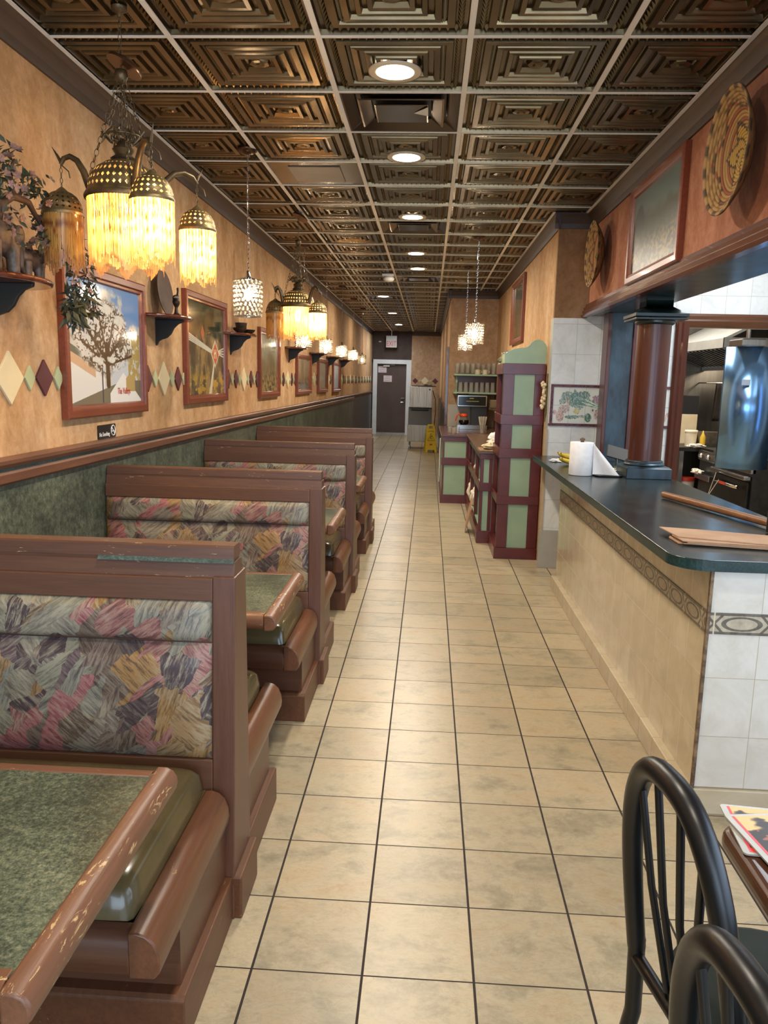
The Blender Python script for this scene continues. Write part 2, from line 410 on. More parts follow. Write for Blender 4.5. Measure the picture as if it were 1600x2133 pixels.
M_mahog_y = wood('mahogany_moulding', '4c2114', '63301f', .25, 1, coat=.4)
M_brass = None
M_glasspic = art_mat('picture_under_glass', .12, .6)
M_art = art_mat('printed_surface', .4)
M_whitepaper = P('white_paper', 'e6e4e2', 'efedeb', 10, .8)
M_kraft = P('kraft_paper', 'a98467', 'bb9778', 5, .85)

# ---------------------------------------------------------------- shell
def slab(name, x0, y0, z0, x1, y1, z1, mat, bevel=0):
    return struct(MB().box(x0, y0, z0, x1, y1, z1).build(name, mat, keep=True, bevel=bevel))
slab('floor', -1.9, -3.5, -.06, 4.1, 23.6, 0, M_floor)
slab('wall_left', -1.9, -3.5, 0, -1.66, 23.2, 3.05, M_tan)
slab('wall_far_right_corridor', .30, 12.42, 0, .45, 22.7, 3.05, M_tan)
M_backwall = plaster('tan_brown_plaster', ['a3825f', 'b19070', 'bc9c7d', 'c7a98c'])
slab('wall_servery_back', .30, 12.22, 0, 1.2, 12.42, 3.05, M_backwall)
slab('wall_behind_tower', 1.02, 6.70, 0, 1.18, 12.22, 3.05, M_tan)
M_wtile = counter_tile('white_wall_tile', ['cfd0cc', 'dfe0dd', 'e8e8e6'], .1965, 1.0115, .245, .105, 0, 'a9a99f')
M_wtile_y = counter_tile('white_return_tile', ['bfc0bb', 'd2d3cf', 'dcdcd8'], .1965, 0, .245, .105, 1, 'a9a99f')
m = MB(); m.box(1.012, 6.67, 0, 2.10, 6.82, 2.112); m.box(1.28, 6.67, 2.112, 2.10, 6.82, 3.0); m.box(2.10, 6.67, 2.06, 4.1, 6.82, 3.0); m.box(3.1, 6.67, 0, 4.1, 6.82, 2.06)
struct(m.build('wall_servery_tiled', M_wtile, keep=True))
slab('wall_column_painted', 1.012, 6.672, 2.112, 1.28, 6.72, 3.0, M_brown)
slab('baseboard_servery', .985, 6.645, 0, 2.0, 6.67, .33, P('grey_base_tile', '9c988f', 'a8a49a', 4, .3))
slab('trim_8', .988, 6.65, .33, 1.012, 6.70, 1.20, P('beige_corner_trim', 'b59a78', 'c1a786', 6, .5))
slab('wall_end', -.52, 22.6, 0, .30, 22.75, 3.05, M_backwall)
slab('wall_end_header', -1.66, 22.78, 2.13, -.52, 22.95, 3.05, M_dark)
m = MB(); m.box(-1.9, 22.95, 0, -1.55, 23.1, 2.2); m.box(-.62, 22.95, 0, -.4, 23.1, 2.2); m.box(-1.9, 22.95, 2.05, -.4, 23.1, 3.0)
struct(m.build('wall_end_door_side', M_white, keep=True))
slab('wall_back', -1.9, -3.5, 0, 4.1, -3.42, .45, M_tan)
slab('wall_back_header', -1.9, -3.5, 2.62, 4.1, -3.42, 3.05, M_tan)
for i, x in enumerate((-1.6, .3, 2.2)):
    slab('window_%d' % (i+1), x-.05, -3.5, .45, x+.05, -3.4, 2.62, M_white)
slab('wall_right_front', 2.9, -3.5, 0, 3.0, 6.67, .5, M_tan)
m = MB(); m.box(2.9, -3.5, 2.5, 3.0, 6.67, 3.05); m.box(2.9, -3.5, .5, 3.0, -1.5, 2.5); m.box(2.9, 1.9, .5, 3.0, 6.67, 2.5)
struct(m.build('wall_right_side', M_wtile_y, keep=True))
M_sswall = P('kitchen_stainless_wall', '76726b', '837f78', 30, .35, .9, .02, (1, 1, .05))
slab('wall_kitchen_back', 1.18, 9.6, 0, 4.1, 9.7, 3.0, M_sswall)
slab('wall_kitchen_right', 3.95, 6.82, 0, 4.1, 9.6, 3.0, M_sswall)
slab('ceiling_servery', 1.6, -3.5, 2.931, 4.1, 9.7, 3.0, P('white_ceiling', 'c9cac8', None, 4, .8))

# beam over the counter with its moulding and blue-black soffit
slab('wall_beam', 1.28, -3.5, 2.14, 1.60, 6.67, 3.0, M_terra)
slab('trim_1', 1.285, -3.5, 2.125, 1.605, 6.60, 2.14, M_bluewood)
m = MB(); m.prism([(1.28, 2.118), (1.235, 2.118), (1.228, 2.135), (1.245, 2.146), (1.238, 2.165), (1.252, 2.176), (1.246, 2.192), (1.262, 2.200), (1.266, 2.222), (1.28, 2.224)], 'y', -3.5, 6.80)
struct(m.build('trim_2', M_mahog_y, keep=True))

# crown mouldings
CR = lambda x, s: [(x, H), (x+s*.052, H), (x+s*.052, H-.012), (x+s*.040, H-.030), (x+s*.018, H-.080), (x+s*.012, H-.118), (x, H-.118)]
for i, (x, s_, y0, y1) in enumerate(((-1.66, 1, -3.5, 22.9), (1.28, -1, -3.5, 6.67), (1.02, -1, 6.62, 12.22), (.30, -1, 12.17, 22.6))):
    struct(MB().prism(CR(x, s_), 'y', y0, y1).build('trim_%d' % (9+i), M_crown, keep=True))
CRY = lambda y: [(y, H), (y-.052, H), (y-.052, H-.012), (y-.040, H-.030), (y-.018, H-.080), (y-.012, H-.118), (y, H-.118)]
for i, (y, x0, x1) in enumerate(((6.67, 0.975, 1.28), (12.22, .25, 1.02), (22.6, -.52, .3))):
    struct(MB().prism(CRY(y), 'x', x0, x1).build('trim_%d' % (13+i), M_crown, keep=True))

# wainscot and chair rail on the left wall
slab('trim_3', -1.66, -3.5, 0, -1.648, 17.2, 1.14, M_granite_dark)
slab('trim_4', -1.66, 17.2, 0, -1.648, 22.9, 1.16, M_slate)
m = MB(); m.prism([(-1.66, 1.245), (-1.622, 1.245), (-1.612, 1.236), (-1.612, 1.222), (-1.622, 1.206), (-1.66, 1.206)], 'y', -3.5, 22.9)
m.prism([(-1.66, 1.190), (-1.628, 1.190), (-1.620, 1.182), (-1.620, 1.150), (-1.628, 1.140), (-1.66, 1.140)], 'y', -3.5, 17.2)
struct(m.build('trim_5', M_trim, keep=True))
slab('trim_6', -1.66, -3.5, 1.19, -1.634, 22.9, 1.206, M_green)
# right corridor wainscot
slab('trim_7', .285, 12.42, 0, .30, 22.6, 1.12, M_slate)
slab('baseboard_corridor', .262, 10.5, 0, .285, 22.6, .11, P('grey_base_tile', '9c988f'))
struct(MB().prism([(.30, 1.16), (.262, 1.16), (.262, 1.12), (.30, 1.12)], 'y', 12.42, 22.6).build('trim_16', M_trim, keep=True))
slab('trim_17', .26, 12.40, 0, .30, 12.47, 2.1, M_mahog_y)

# ---------------------------------------------------------------- pressed tin ceiling
CX0, CY0, TS = .12096, 3.38408, .61
def make_ceiling():
    vs, fs = [], []
    prof = [(0, 0), (.012, 0), (.016, .020), (.030, .022), (.062, .022), (.066, .004), (.094, .004), (.098, .016), (.114, .018), (.118, .004), (.142, .002),
            (.148, .018), (.166, .020), (.172, .004), (.190, .002), (.196, .018), (.212, .020), (.218, .002), (.236, .002), (.244, .020), (.252, .022)]
    h = TS/2
    def unit(detail):
        v, f = [], []
        for d, z in prof:
            r = h-d; v += [(-r, -r, z), (r, -r, z), (r, r, z), (-r, r, z)]
        for i in range(len(prof)-1):
            for k in range(4):
                j = (k+1) % 4; f.append((i*4+k, i*4+j, (i+1)*4+j, (i+1)*4+k))
        n = (len(prof)-1)*4; f.append((n, n+1, n+2, n+3))
        def pyr(cx, cy, w, d, z0, z1):
            o = len(v); v.extend([(cx-w, cy-d, z0), (cx+w, cy-d, z0), (cx+w, cy+d, z0), (cx-w, cy+d, z0), (cx, cy, z1)])
            f.extend([(o, o+1, o+4), (o+1, o+2, o+4), (o+2, o+3, o+4), (o+3, o, o+4)])
        def teeth(dd, cnt, w, dep, z0, z1):
            for side in range(4):
                for k in range(cnt):
                    t = -(h-dd)+(k+.5)*2*(h-dd)/cnt; r = h-dd
                    cx, cy = ((t, -r), (r, t), (t, r), (-r, t))[side]
                    if side % 2 == 0: pyr(cx, cy, w, dep, z0, z1)
                    else: pyr(cx, cy, dep, w, z0, z1)
        teeth(.043, 16 if detail else 12, .0135, .012, .022, .001)
        if detail:
            teeth(.106, 26, .006, .007, .018, .006); 
        # rosette
        o = len(v); nn = 14
        for rr, zz in ((.046, .022), (.040, .008), (.022, .006), (.014, .001)):
            for k in range(nn):
                a = 2*PI*k/nn; q = rr*(1+.10*(k % 2)); v.append((q*math.cos(a), q*math.sin(a), zz))
        for i in range(3):
            for k in range(nn):
                j = (k+1) % nn; f.append((o+i*nn+k, o+i*nn+j, o+(i+1)*nn+j, o+(i+1)*nn+k))
        f.append(tuple(o+3*nn+k for k in range(nn)))
        return np.array(v), f
    ua, fa = unit(True); ub, fb = unit(False)
    skip = {(-1, 1), (-1, 6), (-1, 12), (-2, 16), (-2, 3)}
    V = []; F = []; o = 0
    for i in range(-3, 2):
        for j in range(-11, 33):
            if (i, j) in skip: continue
            x = CX0+TS*(i+.5); y = CY0+TS*(j+.5)
            if x > 1.05 and y > 6.9: continue
            if x > .4 and y > 12.4: continue
            u, f = (ua, fa) if -1 < y < 9.5 else (ub, fb)
            V.append(u+np.array((x, y, H+.001))); F += [tuple(k+o for k in q) for q in f]; o += len(u)
    V = np.concatenate(V)
    V[:, 0] = np.clip(V[:, 0], -1.668, 1.30)
    me = bpy.data.meshes.new('ceiling'); me.from_pydata(V.tolist(), [], F); me.update()
    ob = bpy.data.objects.new('ceiling', me); COL.objects.link(ob); me.materials.append(M_bronze); struct(ob)
make_ceiling()
slab('ceiling_deck', -1.9, -3.5, 2.965, 1.6, 23.2, 3.05, M_black)
m = MB()
for i in range(-3, 3):
    x = CX0+TS*i
    if x < -1.66: continue
    y1 = 22.9 if x < .25 else (12.2 if x < 1.0 else 6.67)
    m.box(x-.012, -3.5, H-.003, x+.012, y1, H+.002)
for j in range(-11, 33):
    y = CY0+TS*j; x1 = 1.28 if y < 6.67 else (1.02 if y < 12.2 else .3)
    m.box(-1.66, y-.010, H-.002, x1, y+.010, H+.002)
m.box(-1.612, -3.5, H-.004, -1.590, 22.9, H+.001); m.box(1.208, -3.5, H-.004, 1.23, 6.62, H+.001); m.box(.948, 6.62, H-.004, .968, 12.17, H+.001)
struct(m.build('ceiling_grid', M_tbar, keep=True))

# door at the end of the corridor
slab('trim_18', -1.62, 22.72, 0, -1.50, 22.97, 2.02, M_white)
slab('trim_19', -.66, 22.72, 0, -.52, 22.97, 2.02, M_white)
slab('trim_20', -1.62, 22.72, 2.02, -.52, 22.97, 2.14, M_white)
m = MB().box(-1.50, 22.86, .02, -.66, 22.93, 2.02)
d1 = struct(m.build('door_1', P('brown_steel_door', '4e3c36', '574540', 3, .4), keep=True, bevel=.004))
MB().box(-.80, 22.80, 1.04, -.70, 22.86, 1.06).build('latch_guard', M_chrome, d1)
MB().tube([(-.72, 22.86, .94), (-.72, 22.79, .94), (-.80, 22.79, .93)], .014).build('door_handle', M_chrome, d1)
m = MB().box(-1.33, 22.80, 1.94, -1.15, 22.86, 1.985); m.tube([(-1.28, 22.8, 1.99), (-1.0, 22.78, 1.99)], .01)
m.build('door_closer', P('aluminium', 'b9bcbf', None, 4, .4, .8), d1)
MB().box(-1.50, 22.84, .0, -.66, 22.86, .05).build('door_sweep', M_steel, d1)
for k, (x, z, lb) in enumerate(((-1.36, 1.86, 'upper'), (-1.20, 1.60, 'lower'))):
    sgn = MB().box(x-.12, 22.852, z-.09, x+.12, 22.858, z+.09).build('paper_notice', P('pink_white_paper', 'e0d3d8', 'e8dde0', 9, .8))
    tag(sgn, 'white paper notice with faint red print taped to the brown door, the %s one' % lb, 'notice', 'paper notices on the end door')
    for r in range(3):
        w_ = (.13, .16, .15)[r]; MB().box(x-w_/2, 22.849, z+.045-.05*r, x+w_/2, 22.852, z+.058-.05*r).build('print_line', P('red_ink', 'c9a3aa', None, 4, .8), sgn)
# ---------------------------------------------------------------- booth benches
def make_bench(yc, label):
    t = thing('booth_bench', label, 'booth bench', (-1.09, yc, 0), 0, 'double booth benches along the left wall')
    X0, X1 = -1.645, -.522
    # tapered divider body (frame with an opening left for the pads)
    def hw(z): return .098-(z-.10)/(1.02-.10)*.046
    m = MB()
    m.prism([(yc-hw(.1), .0), (yc+hw(.1), .0), (yc+hw(1.02), 1.02), (yc-hw(1.02), 1.02)], 'x', X0, -.586)
    m.build('back_panel', M_paint, t)
    fr = MB()
    for s_ in (-1, 1):
        def rail(z0, z1, x0, x1, e=.012):
            fr.prism([(yc+s_*hw(z0)*.6, z0), (yc+s_*(hw(z0)+e), z0), (yc+s_*(hw(z1)+e), z1), (yc+s_*hw(z1)*.6, z1)], 'x', x0, x1)
        rail(.955, 1.02, X0, -.586); rail(.30, .49, X0, -.586)
    fr.build('back_frame', M_paint, t, bevel=.003)
    MB().prism([(yc-hw(.1)-.012, .0), (yc+hw(.1)+.012, .0), (yc+hw(1.02)+.012, 1.025), (yc-hw(1.02)-.012, 1.025)], 'x', -.586, X1).build('end_post', M_paint_v, t, bevel=.003)
    MB().box(-.60, yc-.105, 0, -.50, yc+.105, .135).build('post_foot', M_kick_y, t, bevel=.006)
    # cap: stepped, with a strip of green laminate showing under the top board
    c = MB(); c.prism([(yc-.050, 1.02), (yc+.050, 1.02), (yc+.040, 1.062), (yc-.040, 1.062)], 'x', X0, -.528)
    c.prism([(yc-.038, 1.071), (yc+.038, 1.071), (yc+.034, 1.103), (yc+.028, 1.108), (yc-.028, 1.108), (yc-.034, 1.103)], 'x', X0, -.532)
    c.build('cap_rail', M_cap, t)
    MB().box(X0, yc-.036, 1.06, -.535, yc+.036, 1.073).build('cap_groove', M_paint, t)
    for s_ in (-1, 1):
        # padded back: two rolls of fabric
        for nm, z0, z1 in (('lower_back_pad', .492, .832), ('upper_back_pad', .836, .955)):
            p = MB(); N = 28; Mz = 10
            vs = []; fs = []
            x0, x1 = -1.640, -.590
            for i in range(N+1):
                for j in range(Mz+1):
                    u = i/N; v = j/Mz
                    e = (1-abs(2*u-1)**26)*(1-abs(2*v-1)**5.0)
                    z = z0+(z1-z0)*v; wob = .004*mn.noise(Vector((u*6, v*2, yc+s_)))
                    y = yc+s_*(hw(z)+.002+.034*max(0, e)**.55+wob*e)
                    vs.append((x0+(x1-x0)*u, y, z))
            for i in range(N):
                for j in range(Mz):
                    fs.append((i*(Mz+1)+j, (i+1)*(Mz+1)+j, (i+1)*(Mz+1)+j+1, i*(Mz+1)+j+1))
            p.add(vs, fs, True); p.build(nm, M_uph, t)
        ys = sorted((yc+s_*.105, yc+s_*.66))
        # seat cushion (rounded, crowned)
        p = MB(); vs = []; fs = []; NX, NY = 24, 16
        x0, x1 = -1.64, -.602
        def cush(u, v, top):
            ex = 1-abs(2*u-1)**22; ey = 1-abs(2*v-1)**12
            return .405+(.088*(max(0, ex*ey)**.24)+.010*math.sin(PI*u)*math.sin(PI*v) if top else 0)
        for i in range(NX+1):
            for j in range(NY+1):
                u, v = i/NX, j/NY
                uu = .5+(.5-abs(.5-u)**1.0)*0+(u-.5); 
                uu = .5-.5*math.cos(PI*u)*1.0 if False else u
                us = .5+.5*math.copysign(1-(1-abs(2*u-1))**1.6, 2*u-1); vs_ = .5+.5*math.copysign(1-(1-abs(2*v-1))**1.6, 2*v-1)
                cr = 1-.012*(abs(2*us-1)*abs(2*vs_-1))**6
                vs.append((x0+(x1-x0)*(.5+(us-.5)*cr), ys[0]+(ys[1]-ys[0])*(.5+(vs_-.5)*cr), cush(us, vs_, True)))
        for i in range(NX):
            for j in range(NY): fs.append((i*(NY+1)+j, (i+1)*(NY+1)+j, (i+1)*(NY+1)+j+1, i*(NY+1)+j+1))
        p.add(vs, fs, True)
        p.add([(x0, ys[0], .405), (x1, ys[0], .405), (x1, ys[1], .405), (x0, ys[1], .405)], [(0, 3, 2, 1)])
        p.build('seat_cushion', M_olive, t)
        # front rail and aisle-side arm: quarter-round nosing
        yo = yc+s_*.700
        yf = yc+s_*.660
        q = [(yc+s_*.60, .405), (yf, .405), (yc+s_*.682, .397), (yc+s_*.696, .375), (yo, .345), (yo, .32), (yc+s_*.694, .305), (yc+s_*.60, .300)]
        MB().prism(q, 'x', X0, -.60, True).build('front_rail', M_seatwood, t, bevel=.003)
        ya, yb = sorted((yc+s_*.110, yc+s_*.700))
        a = MB(); prof = [(-.602, .30), (-.602, .408), (-.582, .410), (-.562, .404), (-.545, .388), (-.535, .362), (-.532, .335), (-.535, .315), (-.546, .302), (-.602, .300)]
        a.prism(prof, 'y', ya, yb, True); a.build('arm_rail', M_arm, t, bevel=.004)
        ya, yb = sorted((yc+s_*.08, yc+s_*.52))
        MB().box(X0, ya, .13, -.548, yb, .302).build('seat_riser', M_seatwood, t)
        ya, yb = sorted((yc+s_*.105, yc+s_*.562))
        k = MB(); k.prism([(ya, 0), (yb, 0), (yb, .125), (yb-.012*(s_ > 0), .135), (ya+.012*(s_ < 0), .135), (ya, .125)], 'x', X0, -.527)
        k.build('plinth', M_kick_y, t, bevel=.004)
    return t
BY = [2.145, 3.945, 5.725, 7.505]
lbs = ['brown double booth bench nearest the camera, facing its pink brushstroke back pad to us',
       'brown double booth bench second from the camera, its whole width of patterned pad visible',
       'brown double booth bench third from the camera, mostly hidden by the second',
       'brown double booth bench farthest down the hall, last of the row']
bench = make_bench(BY[0], lbs[0])
for y, lb in zip(BY[1:], lbs[1:]): dup(bench, (-1.09, y, 0), label=lb)
MB().prism([(2.145-.050, 1.0615), (2.145-.0375, 1.0615), (2.145-.0375, 1.0715), (2.145-.0395, 1.0715)], 'x', -.92, -.530).build('bare_green_strip', M_green, bench)

# ---------------------------------------------------------------- booth tables
def make_table(yc, label):
    t = thing('booth_table', label, 'table', (-1.09, yc, 0), 0, 'green granite booth tables')
    x0, x1, y0, y1 = -1.64, -.530, yc-.325, yc+.325
    MB().box(x0, y0+.03, .680, x1-.03, y1-.03, .720).build('table_top', M_granite_table, t)
    def nose(L):   # bull-nose section: list (offset outward, z)
        return [(-.034, .722), (-.010, .722), (.004, .715), (.012, .702), (.014, .690), (.011, .676), (.002, .666), (-.012, .661), (-.034, .661)]
    m = MB(); m.prism([(x1-.012+a, z) for a, z in nose(0)], 'y', y0-.001, y1+.001, True)
    m.build('long_edge', M_edge, t, bevel=.006, seg=3)
    for s_, yy in ((-1, y0), (1, y1)):
        MB().prism([(yy-s_*.012+s_*a, z) for a, z in nose(0)], 'x', x0, x1-.0465, True).build('cross_edge', M_edge_x, t, bevel=.002)
    MB().lathe([(.035, .02), (.035, .662)], (-1.0, yc, 0), 16).build('pedestal', M_black, t)
    MB().box(-1.25, yc-.16, 0, -.75, yc+.16, .025).build('foot_plate', M_black, t, bevel=.006)
    return t
TY = [1.255, 3.03, 4.83, 6.62]
tl = ['green granite booth table with chipped wooden edge in the lower left corner, nearest the camera',
      'green granite booth table between the first and second benches, worn corner showing',
      'green granite booth table between the second and third benches, worn pale edge showing',
      'green granite booth table between the third and last benches, only its yellowed edge tip showing']
tb = make_table(TY[0], tl[0])
for y, lb in zip(TY[1:], tl[1:]): dup(tb, (-1.09, y, 0), label=lb)

# ---------------------------------------------------------------- bow-back chairs and dining table at the right
def make_chair(label, loc, rz):
    t = thing('bow_back_chair', label, 'chair', loc, rz, 'black bow-back chairs at the right')
    L = True
    n = 34; pts = []
    def hoop(a):
        s_ = math.copysign(abs(math.sin(a))**.78, a)*.180; hg = max(0, math.cos(a))**.72
        z = .45+.465*hg; return Vector((-.155*(z-.45)*.9-.005, s_, z))
    pts = [hoop((k/(n-1)*2-1)*PI/2) for k in range(n)]
    m = MB(); m.tube(pts, [.0185+.004*math.sin(PI*k/(n-1)) for k in range(n)], 14, flat=1.0)
    m.build('bow_frame', M_blackgl2, t, local=True)
    for s_ in (-.095, -.035, .035, .095):
        a = math.asin(min(1, (abs(s_)*1.15/.18)**(1/.78)))*(1 if s_ > 0 else -1)
        top = hoop(a); 
        MB().tube([(-.005, s_*.55, .455), ((top.x-.005)/2-.006, (s_*.55+top.y)/2*1.0, .66), tuple(top)], .0075, 8).build('back_spindle', M_blackgl2, t, local=True)
    for s_ in (-1, 1):
        MB().tube([(-.005, s_*.18, .47), (.0, s_*.182, .30), (-.03, s_*.19, .12), (-.075, s_*.20, .0)], [.0175, .017, .016, .014], 10).build('rear_leg', M_blackgl2, t, local=True)
        MB().tube([(.34, s_*.175, .44), (.355, s_*.185, .2), (.36, s_*.19, 0)], [.015, .014, .012], 10).build('front_leg', M_blackgl2, t, local=True)
        MB().tube([(-.01, s_*.175, .20), (.34, s_*.18, .20)], .008, 8).build('side_stretcher', M_blackgl2, t, local=True)
    MB().tube([(-.005, -.18, .43), (-.005, .18, .43)], .014, 8).build('rear_rail', M_blackgl2, t, local=True)
    MB().tube([(-.02, -.17, .385), (.17, -.02, .25), (.35, .17, .22)], .010, 8).build('brace', M_blackgl2, t, local=True)
    # upholstered seat
    m = MB(); prof = [(.0, .425), (.165, .425), (.195, .432), (.203, .447), (.198, .463), (.175, .476), (.09, .484), (0, .486)]
    m.lathe(prof, (0, 0, 0), 40); m.v = [(x*1.0+.19, y*1.0, z) for x, y, z in m.v]
    m.v = [(x, y, z) for x, y, z in m.v]
    m.build('seat', P('dark_green_vinyl', '101d18', '14241d', 6, .55, spec=.25), t, local=True)
    return t
M_blackgl2 = P('black_lacquer_tube', '0c0c0e', '121214', 5, .36)
chair = make_chair('black bow-back chair with green seat, the farther one, at the wooden table', (.500, 1.275, 0), math.radians(11))
dup(chair, (.452, .825, 0), math.radians(9), 'black bow-back chair nearest the camera, only its hoop showing at the bottom edge')

t = thing('dining_table', 'brown wooden table with rounded corner holding menus, right edge', 'table', (1.0, .95, 0))
M_ttop = wood('dark_oak_table_edge', '3a2012', '53301c', .3, 1, coat=.3)
def rrect(x0, y0, x1, y1, r, n=8):
    pts = []
    for cx, cy, a0 in ((x1-r, y1-r, 0), (x0+r, y1-r, PI/2), (x0+r, y0+r, PI), (x1-r, y0+r, 1.5*PI)):
        pts += [(cx+r*math.cos(a0+PI/2*k/n), cy+r*math.sin(a0+PI/2*k/n)) for k in range(n+1)]
    return pts
MB().prism(rrect(.585, .45, 1.35, 1.435, .05), 'z', .705, .75).build('table_top', M_ttop, t, bevel=.018, seg=4)
MB().lathe([(.045, .03), (.035, .12), (.035, .69), (.09, .705)], (1.0, .95, 0), 20).build('pedestal', M_black, t)
m = MB(); m.tube([(.72, .95, .03), (1.28, .95, .03)], .03, 8); m.tube([(1.0, .62, .03), (1.0, 1.28, .03)], .03, 8)
m.build('cross_foot', M_black, t)
def menu_art(flip):
    def fn(U, V):
        n = vnoise(U, V, 5, 6, 3+flip); n2 = vnoise(U, V, 14, 16, 9+flip)
        img = np.ones(U.shape+(3,))*np.array((.85, .74, .50)); img = lay(img, sm(.84-V+.25*(n-.5)*2+.1*U, .02, .10), (.15, .10, .12))
        img = lay(img, (1-sm(np.hypot((U-.30)/.16, (V-.42)/.26)+.5*(n2-.5), .8, 1)), (.38, .24, .20)); img = lay(img, (1-sm(np.hypot((U-.38)/.07, (V-.30)/.18)+.4*(n2-.5), .8, 1)), (.86, .82, .68))
        img = lay(img, sm(n2, .64, .70)*(U < .42)*(V < .7), (.62, .34, .24))
        img = lay(img, ((U > .46)).astype(float), (.07, .06, .09))
        for r in range(5):
            for c in range(4): img = lay(img, 1-sm(np.hypot((U-.56-.11*c)/.040, (V-.26-.14*r)/.042), .8, 1.1), (.90, .87, .68))
        img = lay(img, ((V < .09)).astype(float), (.90, .20, .18)); img = lay(img, ((U < .022) | (abs(U-.45) < .006)).astype(float), (.86, .30, .34))
        return img
    return fn
for k, (x, y, rz, z, lb) in enumerate(((.725, 1.385, -.10, .7515, 'laminated colour menu at the table corner, underneath the other'), (.735, 1.365, .13, .7565, 'laminated colour menu with red border lying on top of the other'))):
    t = thing('menu', lb, 'menu', (x, y, z), rz, 'laminated menus on the wooden table')
    MB().prism(rrect(-.125, -.085, .125, .085, .008, 4), 'z', 0, .0035).build('laminate', P('clear_laminate_edge', '9d9a92', 'aaa69c', 6, .25), t, local=True)
    canvas('printed_page', frame_m((0.004, 0, .0038), (1, 0, 0), (0, 1, 0)), .234, .156, 240, 160, menu_art(k*4), art_mat('laminated_print', .38), t)
    for ch in t.children:
        if ch.name.startswith('printed_page'):
            ch.data.transform(Matrix.Translation((x, y, z)))
# ---------------------------------------------------------------- pictures on the left wall
XW = -1.66
def picture(name_label, y0, y1, z0, z1, fn, side='L', depth=.035, fw=.062, nx=150, tilt=0, rough=None, parent_mat=None, cat='picture', txt=None):
    yc, zc = (y0+y1)/2, (z0+z1)/2
    xw = XW+.001 if side == 'L' else side
    sg = 1 if side == 'L' else -1
    t = thing('framed_picture', name_label, cat, (xw, yc, z0))
    m = MB()
    def bar(a0, a1, b0, b1, ax):
        pr = [(0, 0), (depth, 0), (depth, fw*.75), (depth*.72, fw*.8), (depth*.55, fw), (0, fw)]
        pass
    X = lambda d: xw+sg*d
    # mitred frame as four sloped bars
    def ring(d, ins): return [(X(d), y0+ins, z0+ins), (X(d), y1-ins, z0+ins), (X(d), y1-ins, z1-ins), (X(d), y0+ins, z1-ins)]
    rings = [ring(0, 0), ring(depth*.85, 0), ring(depth, .008), ring(depth, fw*.6), ring(depth*.75, fw*.72), ring(depth*.7, fw*.9), ring(depth*.35, fw), ring(0, fw)]
    vs = [p for r in rings for p in r]; fs = []
    for i in range(len(rings)-1):
        for k in range(4):
            j = (k+1) % 4; fs.append((i*4+k, i*4+j, (i+1)*4+j, (i+1)*4+k))
    m.add(vs, fs); m.build('frame', M_frame, t)
    w, h = (y1-y0)-2*fw+.01, (z1-z0)-2*fw+.01
    M = frame_m((X(depth*.33), yc, zc), (0, sg, 0), (0, 0, 1))
    p = canvas('glazed_print', M, w, h, nx, max(20, int(nx*h/w)), fn, parent_mat or M_glasspic, t)
    MB().box(min(X(0), X(.008)), y0+fw*.5, z0+fw*.5, max(X(0), X(.008)), y1-fw*.5, z1-fw*.5).build('backing_board', M_black, t)
    return t, M, w, h

